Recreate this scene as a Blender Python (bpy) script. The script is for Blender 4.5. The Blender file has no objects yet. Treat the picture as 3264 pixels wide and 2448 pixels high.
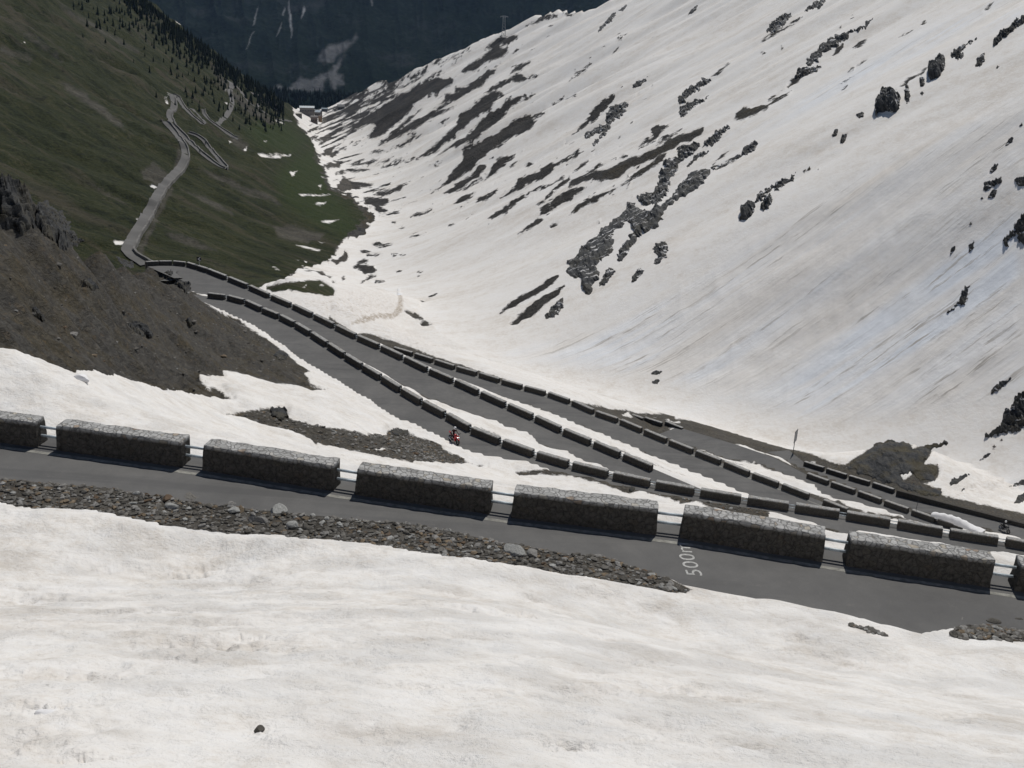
import bpy, bmesh, math, random
import numpy as np
from mathutils import Vector, Matrix
from mathutils.geometry import delaunay_2d_cdt

scene = bpy.context.scene
COL = scene.collection
random.seed(7)
RNG = np.random.default_rng(7)

# ------------------------------------------------------------------ camera
FPX, PITCH, ROLL = 3360.0, 0.355, 0.0435          # focal length in photo pixels, pitch down, roll
IW, IH = 3264.0, 2448.0
cp, sp, cr, sr = math.cos(PITCH), math.sin(PITCH), math.cos(ROLL), math.sin(ROLL)
V_F = np.array([0, cp, -sp]); V_U0 = np.array([0, sp, cp]); V_X = np.array([1.0, 0, 0])
V_R = cr * V_X + sr * V_U0
V_U = -sr * V_X + cr * V_U0
cam_data = bpy.data.cameras.new("camera")
cam_data.sensor_width = 36.0
cam_data.lens = FPX / IW * 36.0
cam_data.clip_start = 0.1
cam_data.clip_end = 30000.0
cam = bpy.data.objects.new("camera", cam_data)
COL.objects.link(cam)
cam.matrix_world = Matrix(((V_R[0], V_U[0], -V_F[0], 0), (V_R[1], V_U[1], -V_F[1], 0), (V_R[2], V_U[2], -V_F[2], 0), (0, 0, 0, 1)))
scene.camera = cam
scene.cycles.max_bounces = 5
scene.cycles.diffuse_bounces = 3
scene.cycles.volume_bounces = 0

# ------------------------------------------------------------------ light
SUN_EL, SUN_AZ = math.radians(58.5), math.radians(21)   # azimuth measured from +Y towards +X
world = bpy.data.worlds.new("World")
scene.world = world
world.use_nodes = True
wn = world.node_tree.nodes
bg = wn["Background"]
sky = wn.new("ShaderNodeTexSky")
sky.sky_type = 'NISHITA'
sky.sun_disc = False
sky.sun_elevation = SUN_EL
sky.sun_rotation = SUN_AZ
sky.altitude = 2500
world.node_tree.links.new(sky.outputs[0], bg.inputs[0])
bg.inputs[1].default_value = 0.05
sun_data = bpy.data.lights.new("sun", 'SUN')
sun_data.energy = 3.25
sun_data.angle = math.radians(0.5)
sun_data.color = (1.0, 0.965, 0.91)
sun = bpy.data.objects.new("sun", sun_data)
COL.objects.link(sun)
sd_dir = Vector((math.cos(SUN_EL) * math.sin(SUN_AZ), math.cos(SUN_EL) * math.cos(SUN_AZ), math.sin(SUN_EL)))
sun.rotation_euler = sd_dir.to_track_quat('Z', 'Y').to_euler()
vs = scene.view_settings
vs.view_transform = 'Standard'
vs.look = 'None'
vs.exposure = 0.0
vs.gamma = 1.0
vs.use_curve_mapping = False

# ------------------------------------------------------------------ tagging
def tag(o, label=None, cat=None, group=None, kind=None):
    if label: o['label'] = label
    if cat: o['category'] = cat
    if group: o['group'] = group
    if kind: o['kind'] = kind
    return o

def link_obj(name, mesh, mat=None, parent=None):
    o = bpy.data.objects.new(name, mesh)
    COL.objects.link(o)
    if mat is not None and not mesh.materials:
        mesh.materials.append(mat)
    if parent: o.parent = parent
    return o

def empty(name, M=None):
    o = bpy.data.objects.new(name, None)
    COL.objects.link(o)
    o.empty_display_size = 0.2
    if M is not None: o.matrix_world = M
    return o

def mesh_np(name, V, F, smooth=True):
    """V (n,3), F (m,k) arrays, or F a list of index tuples"""
    me = bpy.data.meshes.new(name)
    if isinstance(F, np.ndarray):
        k = F.shape[1]; m = len(F)
        me.vertices.add(len(V)); me.vertices.foreach_set('co', np.asarray(V, np.float32).ravel())
        me.loops.add(m * k); me.loops.foreach_set('vertex_index', F.astype(np.int32).ravel())
        me.polygons.add(m)
        me.polygons.foreach_set('loop_start', np.arange(0, m * k, k, dtype=np.int32))
        me.update(calc_edges=True); me.validate()
    else:
        me.from_pydata([tuple(v) for v in V], [], F)
        me.update()
    if smooth:
        me.polygons.foreach_set('use_smooth', np.ones(len(me.polygons), bool))
    return me

def add_attr(me, name, arr):
    a = me.attributes.new(name, 'FLOAT', 'POINT')
    a.data.foreach_set('value', np.asarray(arr, np.float32))

# ------------------------------------------------------------------ photo geometry -> world
def rays(px, py):
    x = (np.asarray(px, float) - IW / 2) / FPX
    y = -(np.asarray(py, float) - IH / 2) / FPX
    return x[..., None] * V_R + y[..., None] * V_U + V_F

def project(P):
    P = np.asarray(P, float)
    d = P @ V_F
    d = np.where(d < 0.3, 0.3, d)
    return IW / 2 + FPX * (P @ V_R) / d, IH / 2 - FPX * (P @ V_U) / d

def at_z(px, py, z):
    d = rays(px, py)
    return d * (np.asarray(z) / d[..., 2])[..., None]

def at_r(px, py, r):
    d = rays(px, py)
    return d * (np.asarray(r) / np.hypot(d[..., 0], d[..., 1]))[..., None]

VIEW = {'F': (0, 0, 1), '1': (0, 0, 2.011), '2': (1000, 0, 2.011), '3': (2164, 0, 2.011), '4': (0, 700, 2.011),
        '5': (1000, 800, 2.011), '6': (2164, 1200, 2.011), '7': (0, 1500, 1.75), 'A': (1700, 400, 2.765), 'B': (2464, 700, 2.765),
        'P': (1950, 1280, 4.424), 'V': (850, 750, 4.424), 'R': (450, 250, 4.424), 'C': (0, 550, 3.95), 'D': (0, 0, 0.67769)}
def tr(view, pts):
    ox, oy, s = VIEW[view]
    a = np.array(pts, float).reshape(-1, 2)
    return a / s + np.array([ox, oy])

# ------------------------------------------------------------------ noise
def _hash(ix, iy, seed):
    h = (ix * 374761393 + iy * 668265263 + seed * 974634777) & 0xffffffff
    h = ((h ^ (h >> 13)) * 1274126177) & 0xffffffff
    return ((h ^ (h >> 16)) & 0xffff) / 65535.0

def vnoise(x, y, seed=0):
    xi = np.floor(x).astype(np.int64); yi = np.floor(y).astype(np.int64)
    fx = x - xi; fy = y - yi
    fx = fx * fx * fx * (fx * (fx * 6 - 15) + 10); fy = fy * fy * fy * (fy * (fy * 6 - 15) + 10)
    a = _hash(xi, yi, seed); b = _hash(xi + 1, yi, seed); c = _hash(xi, yi + 1, seed); d = _hash(xi + 1, yi + 1, seed)
    return (a * (1 - fx) + b * fx) * (1 - fy) + (c * (1 - fx) + d * fx) * fy * 1.0

def fbm(x, y, oct=4, seed=0, gain=0.5):
    s = 0; a = 1; t = 0
    for i in range(oct):
        s = s + a * (vnoise(x * 2 ** i + 17.3 * i, y * 2 ** i - 9.1 * i, seed + i) * 2 - 1); t += a; a *= gain
    return s / t

def ridged(x, y, oct=4, seed=0):
    s = 0; a = 1; t = 0
    for i in range(oct):
        n = 1 - np.abs(vnoise(x * 2 ** i + 5.7 * i, y * 2 ** i + 3.3 * i, seed + i) * 2 - 1)
        s = s + a * n * n; t += a; a *= 0.55
    return s / t

def sstep(a, b, x):
    t = np.clip((x - a) / (b - a), 0, 1)
    return t * t * (3 - 2 * t)

# ------------------------------------------------------------------ thin plate spline
def tps_fit(X, z, lam=1e-4):
    n = len(X)
    d = np.linalg.norm(X[:, None] - X[None], axis=2)
    K = np.where(d > 0, d * d * np.log(np.maximum(d, 1e-9)), 0) + lam * np.eye(n)
    Pm = np.hstack([np.ones((n, 1)), X])
    A = np.zeros((n + 3, n + 3)); A[:n, :n] = K; A[:n, n:] = Pm; A[n:, :n] = Pm.T
    w = np.linalg.solve(A, np.concatenate([z, np.zeros(3)]))
    return X, w

def tps_eval(fit, Q):
    X, w = fit
    n = len(X)
    out = w[n] + Q @ w[n + 1:]
    for i in range(n):
        d2 = (Q[:, 0] - X[i, 0]) ** 2 + (Q[:, 1] - X[i, 1]) ** 2
        out += w[i] * 0.5 * d2 * np.log(np.maximum(d2, 1e-12))
    return out

# ------------------------------------------------------------------ polygons
def poly_sd(poly, px, py, lim=64.0):
    """signed distance in photo pixels, positive inside; only near points are evaluated"""
    out = np.full(px.shape, -lim)
    x0, y0 = poly.min(0) - lim; x1, y1 = poly.max(0) + lim
    m = np.nonzero((px > x0) & (px < x1) & (py > y0) & (py < y1))[0]
    if len(m) == 0: return out
    X = px[m]; Y = py[m]
    best = np.full(len(m), lim * lim); ins = np.zeros(len(m), bool)
    n = len(poly)
    for i in range(n):
        ax, ay = poly[i]; bx, by = poly[(i + 1) % n]
        ex, ey = bx - ax, by - ay
        t = np.clip(((X - ax) * ex + (Y - ay) * ey) / (ex * ex + ey * ey + 1e-9), 0, 1)
        best = np.minimum(best, (X - ax - t * ex) ** 2 + (Y - ay - t * ey) ** 2)
        if ay != by:
            c = (ay > Y) != (by > Y)
            xc = ax + (Y - ay) * ex / ey
            ins ^= c & (X < xc)
    d = np.sqrt(best)
    out[m] = np.where(ins, d, -d)
    return out

# ------------------------------------------------------------------ parapet lines (front top corners, photo pixels)
WALL_H = 0.8
W = {}
W[1] = dict(p=[(179, 1356), (648, 1419), (1137, 1496), (1639, 1568), (2181, 1633), (2716, 1720), (3258, 1800)], z=(-12.55, -13.6))
W[2] = dict(p=[(661, 934), (723, 941), (781, 956), (835, 981), (890, 1003), (940, 1028), (990, 1058), (1044, 1093), (1099, 1128), (1155, 1163), (1215, 1198), (1278, 1237), (1346, 1277), (1422, 1317), (1502, 1362), (1602, 1402), (1711, 1441), (1825, 1474), (1955, 1506), (2091, 1535), (2234, 1560), (2385, 1585), (2538, 1608), (2701, 1633), (2864, 1660), (3032, 1690), (3211, 1717), (3400, 1750)], z=(-44.4, -44.6))
W[3] = dict(p=[(467, 834), (510, 832), (552, 832), (594, 836), (628, 846), (659, 856), (726, 882), (793, 909), (863, 940), (932, 969), (1000, 1001), (1069, 1035), (1139, 1069), (1214, 1101), (1288, 1136), (1368, 1175), (1450, 1210), (1532, 1248), (1619, 1287), (1706, 1325), (1796, 1367), (1893, 1407), (1987, 1446), (2091, 1490)], z=(-44.9, -50.2))
W[4] = dict(p=[(1254, 1106), (1321, 1126), (1385, 1146), (1455, 1168), (1527, 1188), (1599, 1210), (1672, 1230), (1747, 1250), (1823, 1277), (1899, 1310), (1977, 1337), (2053, 1369), (2133, 1402), (2218, 1436), (2308, 1471), (2399, 1508), (2493, 1543), (2624, 1593), (2712, 1627)], z=(-58.4, -60.0))
W[5] = dict(p=[(2572, 1508), (2649, 1536), (2735, 1565), (2819, 1595), (2906, 1625), (2990, 1654), (3078, 1682)], z=(-68.3, -66.9))
W[6] = dict(p=[(2562, 1471), (2634, 1493), (2706, 1516), (2781, 1538), (2858, 1563)], z=(-73.6, -72.2))
for w in W.values():
    a = np.array(w['p'], float)
    w['P'] = at_z(a[:, 0], a[:, 1], np.linspace(w['z'][0], w['z'][1], len(a)))     # 3D front top corners

def base_line(w): 
    B = W[w]['P'].copy(); B[:, 2] -= WALL_H
    return B
def extend(B, n0=0.0, n1=0.0):
    L = [B]
    if n0: L.insert(0, (B[0] - (B[1] - B[0]) / np.linalg.norm(B[1] - B[0]) * n0)[None])
    if n1: L.append((B[-1] + (B[-1] - B[-2]) / np.linalg.norm(B[-1] - B[-2]) * n1)[None])
    return np.vstack(L)

RD = {}      # roads: outer line (foot of parapet face), inner edge given in photo pixels or as a width
RD[1] = dict(line=extend(base_line(1), 26, 30), inner=np.vstack([
    tr('7', [(0, 55), (180, 75), (400, 100), (600, 110), (1000, 160), (1300, 195), (1600, 225), (1900, 260)]),
    tr('D', [(1000, 1152), (1170, 1188), (1300, 1203), (1400, 1232), (1470, 1255), (1600, 1281), (1700, 1300), (1800, 1322), (1900, 1352), (1980, 1366), (2060, 1352), (2120, 1345), (2212, 1360)])]), width=3.5)
RD[2] = dict(line=extend(base_line(2), 14, 10), inner=np.vstack([
    tr('4', [(1350, 560), (1450, 590), (1560, 640), (1700, 720), (1800, 790), (1900, 860), (2000, 930), (2100, 990), (2212, 1055)]),
    tr('5', [(100, 790), (200, 860), (300, 920), (400, 970), (480, 1035), (560, 1080), (640, 1095), (740, 1150), (830, 1190), (880, 1220), (930, 1250), (1010, 1285), (1100, 1310), (1280, 1330), (1400, 1360), (1500, 1390), (1560, 1410)]),
    np.array([(1860, 1516), (1955, 1540), (2091, 1572), (2240, 1594), (2400, 1622), (2540, 1648), (2661, 1687), (2800, 1740), (3264, 1850)])]), width=5.0)
RD[3] = dict(line=extend(base_line(3), 0, 25), inner=tr('5', [(560, 858), (690, 930), (800, 960), (900, 1000), (1030, 1050), (1170, 1080), (1230, 1120), (1380, 1165), (1420, 1200), (1480, 1250), (1620, 1275), (1700, 1330), (1850, 1370), (1920, 1410)]), width=7.5)
RD[4] = dict(line=extend(base_line(4), 15, 20), inner=None, width=4.6)
r5 = np.array([(2150, 1365), (2339, 1422), (2450, 1460)], float)
R5I = np.array([(2080, 1392), (2221, 1426), (2309, 1459), (2407, 1472), (2532, 1520), (2597, 1545), (2621, 1570), (2681, 1595), (2751, 1606), (2830, 1627)], float)
R6I = np.array([(2413, 1446), (2482, 1456), (2542, 1485), (2612, 1510), (2661, 1530), (2736, 1558), (2806, 1582), (2888, 1615)], float)
RD[5] = dict(line=extend(np.vstack([at_z(r5[:, 0], r5[:, 1], np.array([-71.2, -70.2, -69.6])), base_line(5)]), 0, 30), inner=R5I, width=4.0)
r6 = np.array([(2500, 1436)], float)
r6b = np.array([(3000, 1611), (3264, 1687)], float)
RD[6] = dict(line=extend(np.vstack([at_z(r6[:, 0], r6[:, 1], np.array([-74.4])), base_line(6), at_z(r6b[:, 0], r6b[:, 1], np.array([-72.6, -71.6]))]), 0, 40), inner=R6I, width=6.0)

def line_coords(line, X, Y):
    """s along, t inward (towards camera, positive), z of line"""
    best = np.full(X.shape, 1e12); S = np.zeros(X.shape); T = np.zeros(X.shape); Z = np.zeros(X.shape)
    s0 = 0
    n = len(line)
    for i in range(n - 1):
        a, b = line[i], line[i + 1]
        e = b[:2] - a[:2]; L = np.linalg.norm(e); u = e / L
        nrm = np.array([u[1], -u[0]])                    # right-hand side of a left-to-right line = towards camera
        dx = X - a[0]; dy = Y - a[1]
        tt = (dx * u[0] + dy * u[1])
        tc = np.clip(tt, 0, L)
        d2 = (dx - tc * u[0]) ** 2 + (dy - tc * u[1]) ** 2
        m = d2 < best
        side = dx * nrm[0] + dy * nrm[1]
        best = np.where(m, d2, best)
        S = np.where(m, s0 + tc, S)
        T = np.where(m, np.where(side >= 0, 1, -1) * np.sqrt(d2), T)
        Z = np.where(m, a[2] + (b[2] - a[2]) * tc / L, Z)
        s0 += L
    return S, T, Z

def road_inner(rd):
    line = rd['line']
    if rd['inner'] is None:
        rd['ts'] = (np.array([0., 1e4]), np.array([rd['width']] * 2)); return
    px, py = rd['inner'].T
    z = np.full(len(px), line[:, 2].mean())
    for _ in range(4):
        P = at_z(px, py, z)
        S, T, z = line_coords(line, P[:, 0], P[:, 1])
    o = np.argsort(S); S = S[o]; T = np.maximum(T[o], 0.35)
    rd['ts'] = (np.concatenate([[S[0] - 6], S]), np.concatenate([[max(rd['width'], T[0])], T]))
for rd in RD.values(): road_inner(rd)

# ------------------------------------------------------------------ valley: floor line, left hill, right mountainside
fy = np.array([60, 100, 130, 160, 183, 205, 254, 300, 473, 634, 889, 1280, 1771, 2000, 2500, 4000.])
fx = np.array([280, 200, 146, 90, 58, 40, -17, -27, -81, -85, -141, -226, -322, -370, -470, -800.])
fz = np.array([-75, -76, -77, -79, -81, -82, -85, -89, -120, -131, -158, -186, -202, -196, -260, -500.])
lg = np.linspace(math.log(50), math.log(4200), 500)
ker = np.exp(-0.5 * (np.arange(-24, 25) / 8.0) ** 2); ker /= ker.sum()
def smoothed(v):
    a = np.interp(np.exp(lg), fy, v)
    return np.convolve(np.pad(a, 24, mode='edge'), ker, 'valid')
FX, FZ = smoothed(fx), smoothed(fz)
def s_valley(X, Y):
    ly = np.log(np.maximum(Y, 50))
    x0 = np.interp(ly, lg, FX); z0 = np.interp(ly, lg, FZ)
    d = X - x0
    dr = np.maximum(d, 0); dl = np.maximum(-d, 0)
    hr = 0.60 * dr - 0.60 * 25 * (1 - np.exp(-dr / 25))
    k = np.clip(0.30 + (Y - 380) * 0.0005, 0.30, 0.82) * sstep(250, 420, Y)
    hl = k * dl * dl / (dl + 40)
    return z0 + hr + hl, d

# ------------------------------------------------------------------ near slope: control points
ctl = []
def cr_(px, py, r): ctl.append(tuple(at_r(px, py, r)))
for y in (-60, -30, -10, 0, 5, 10, 15):
    for x in (-60, -25, 0, 25, 60):
        ctl.append((x, y, -1.75 - 0.53 * y - 0.0012 * x * x * 0))
for px, py, z in [(0, 1586, -12.9), (343, 1623, -13.0), (743, 1683, -13.1), (1180, 1726, -13.2), (1697, 1785, -13.3), (2140, 1867, -13.5), (2656, 1945, -13.7), (2984, 1996, -13.8), (3264, 2007, -13.8)]:
    ctl.append(tuple(at_z(px, py, z)))
for k, rd in RD.items():
    L = rd['line']
    s_tot = np.linalg.norm(np.diff(L[:, :2], axis=0), axis=1).sum()
    acc = np.concatenate([[0], np.cumsum(np.linalg.norm(np.diff(L[:, :2], axis=0), axis=1))])
    for s in np.arange(0, s_tot + 1, 11.0):
        p = np.array([np.interp(s, acc, L[:, i]) for i in range(3)])
        p2 = np.array([np.interp(min(s + 1, s_tot), acc, L[:, i]) for i in range(3)]); p1 = np.array([np.interp(max(s - 1, 0), acc, L[:, i]) for i in range(3)])
        u = (p2 - p1)[:2]; u /= np.linalg.norm(u); n = np.array([u[1], -u[0]])
        ctl.append((p[0], p[1], p[2]))
        ctl.append((p[0] + n[0] * 4.5, p[1] + n[1] * 4.5, p[2] + 0.15))
# spur crest and its back, slopes under the near road
for px, py, r in [(0, 606, 60), (150, 650, 68), (300, 795, 85), (390, 830, 98), (450, 850, 108), (530, 892, 121), (600, 930, 131), (645, 968, 136)]:
    cr_(px, py, r)
    p = at_r(px, py, r + 14); ctl.append((p[0] - 4, p[1], p[2] - (13 if px < 400 else 7)))
for px, py, r in [(600, 1050, 98), (520, 1000, 100), (520, 940, 110), (640, 1020, 113), (690, 1012, 130), (690, 1060, 112), (760, 1060, 118), (660, 1130, 92), (560, 1120, 84), (640, 990, 124), (560, 950, 116), (300, 900, 70), (300, 1050, 55), (300, 1180, 45), (450, 950, 88), (450, 1100, 66), (450, 1270, 46), (600, 1000, 112), (600, 1100, 88), (600, 1250, 58), (150, 800, 58), (150, 1000, 48), (150, 1130, 41), (0, 800, 50), (0, 1000, 43), (0, 1110, 40),
                  (720, 1030, 122), (800, 1100, 105), (800, 1250, 66), (1000, 1240, 92), (1000, 1340, 60), (1250, 1400, 75)]:
    cr_(px, py, r)
# the bank falling away just beyond the nearest parapet stays below the sight line over it
for px, py in [(1149, 1475), (1646, 1548), (2077, 1606), (2400, 1652), (2619, 1684), (2850, 1720), (3146, 1762), (3400, 1800)]:
    for r in ((36,) if px < 1500 else (38, 52, 66)):
        p = at_r(px, py, r); ctl.append((p[0], p[1], p[2] - 0.4))
# terrace of the lowest hairpin, bank beyond it, fan below the third road
for px, py, z in [(2060, 1350, -71), (2200, 1385, -71.3), (2330, 1400, -72.6), (2450, 1440, -73), (2528, 1443, -74.3), (2160, 1336, -72.5), (2060, 1326, -71.5), (1980, 1310, -69)]:
    ctl.append(tuple(at_z(px, py, z)))
for px, py, r in [(1000, 965, 225), (1150, 965, 250), (950, 905, 285), (1100, 905, 330), (860, 915, 215), (1250, 1060, 215), (2840, 1412, 190), (2740, 1440, 186), (2920, 1500, 176), (3080, 1570, 176), (3020, 1470, 196), (3200, 1630, 168)]:
    cr_(px, py, r)
for px, py, r in [(1400, 1130, 262), (1700, 1230, 222), (2000, 1285, 212), (2250, 1335, 200), (2550, 1425, 196), (2700, 1472, 196)]:
    p = at_r(px, py, r); ctl.append((p[0], p[1], p[2] - 1.5))
for px, r, z in [(600, 205, -70), (450, 190, -64), (300, 180, -60), (100, 150, -50), (750, 215, -70)]:
    p = at_r(px, 850, r); ctl.append((p[0], p[1], z))
for y in (300, 380, 480, 600):
    for x in (-300, -180, -60, 60, 180, 300):
        if y == 300 and -100 < x < 100: continue
        z, _ = s_valley(np.array([x * 1.0]), np.array([y * 1.0])); ctl.append((x, y, min(z[0] - 14, -95)))
for x, y, z in [(110, 160, -84), (120, 210, -90), (200, 120, -84), (200, 220, -100), (-150, 60, -18), (-150, 160, -66), (-110, 100, -32), (110, 60, -32), (200, 40, -30)]:
    ctl.append((x, y, z))
ctl = np.array(ctl)
HEAD = tps_fit(ctl[:, :2] / 50.0, ctl[:, 2], 2e-4)

# ------------------------------------------------------------------ polar terrain grid
NR = 1050
az = np.concatenate([np.linspace(-62, -34, 50, endpoint=False), np.linspace(-34, 34, 1150), np.linspace(34, 62, 51)[1:]])
az = np.radians(az)
rr = np.exp(np.linspace(math.log(1.2), math.log(2700), NR))
A, R = np.meshgrid(az, rr, indexing='ij')
NC = len(az)
X = (np.sin(A) * R).ravel(); Y = (np.cos(A) * R).ravel()
zh = np.full(X.shape, -999.0)
near = R.ravel() < 420
zh[near] = tps_eval(HEAD, np.stack([X[near], Y[near]], 1) / 50.0)
zv, dval = s_valley(X, Y)
# broad undulation of the snowy mountainside and the green hill, stretched along the fall line
und = fbm(X / 160.0, Y / 45.0, 4, 3)
rflat = R.ravel()
zv = zv + und * np.clip((np.abs(dval) - 15) / 60, 0, 1) * np.where(dval > 0, 5.5, 5.0) * np.clip(rflat / 450, 0.4, 2.2)
left_m = dval < 0
gul = ridged(X / 120.0 + 3, (Y + 0.25 * X) / 38.0, 3, 11)
zv = zv + np.where(left_m, (gul - 0.5) * 5.0 * np.clip((-dval - 20) / 60, 0, 1) * np.clip(rflat / 500, 0.3, 1.8), 0)
kk = 1.5
dd = zh - zv
blend = np.clip(0.5 + 0.5 * dd / kk, 0, 1)
Z0 = zv * (1 - blend) + zh * blend + kk * blend * (1 - blend)
Z0[~near] = zv[~near]
is_head = (blend > 0.5) & near

# ridge: where the mountainside reaches its skyline it falls away behind
ridge = np.array([(-900, -500), (300, -120), (460, 0), (550, 75), (640, 135), (740, 212), (800, 258), (870, 300), (920, 338), (960, 350), (1010, 350), (1050, 342), (1130, 300), (1175, 285), (1210, 258), (1260, 262), (1298, 236), (1400, 190), (1475, 158), (1560, 116), (1610, 100), (1660, 78), (1741, 46), (1800, 36), (1870, 42), (1962, -2), (2100, -60), (2400, -250), (3264, -520), (4600, -1000.)])
px_, py_ = project(np.stack([X, Y, Z0], 1))
PY = py_.reshape(NC, NR); PX = px_.reshape(NC, NR); ZZ = Z0.reshape(NC, NR).copy()
over = (PY <= np.interp(PX, ridge[:, 0], ridge[:, 1])) & (R > 300)
first = np.where(over.any(1), over.argmax(1), NR - 1)
rfirst = rr[first]
# village terrace: flat ledge, ends at r about 1900
padk = np.pad(rfirst, 4, mode='edge'); rfirst = np.convolve(padk, np.ones(9) / 9, 'valid')
back = np.maximum(R - rfirst[:, None], 0)
zr_at = np.array([np.interp(rfirst[i], rr, ZZ[i]) for i in range(NC)])
ZZ = np.where(back > 0, np.maximum(np.minimum(ZZ, zr_at[:, None]) - 0.75 * back * back / (back + 25), np.minimum(ZZ, -600)), ZZ)
Zt = ZZ.ravel()

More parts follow.
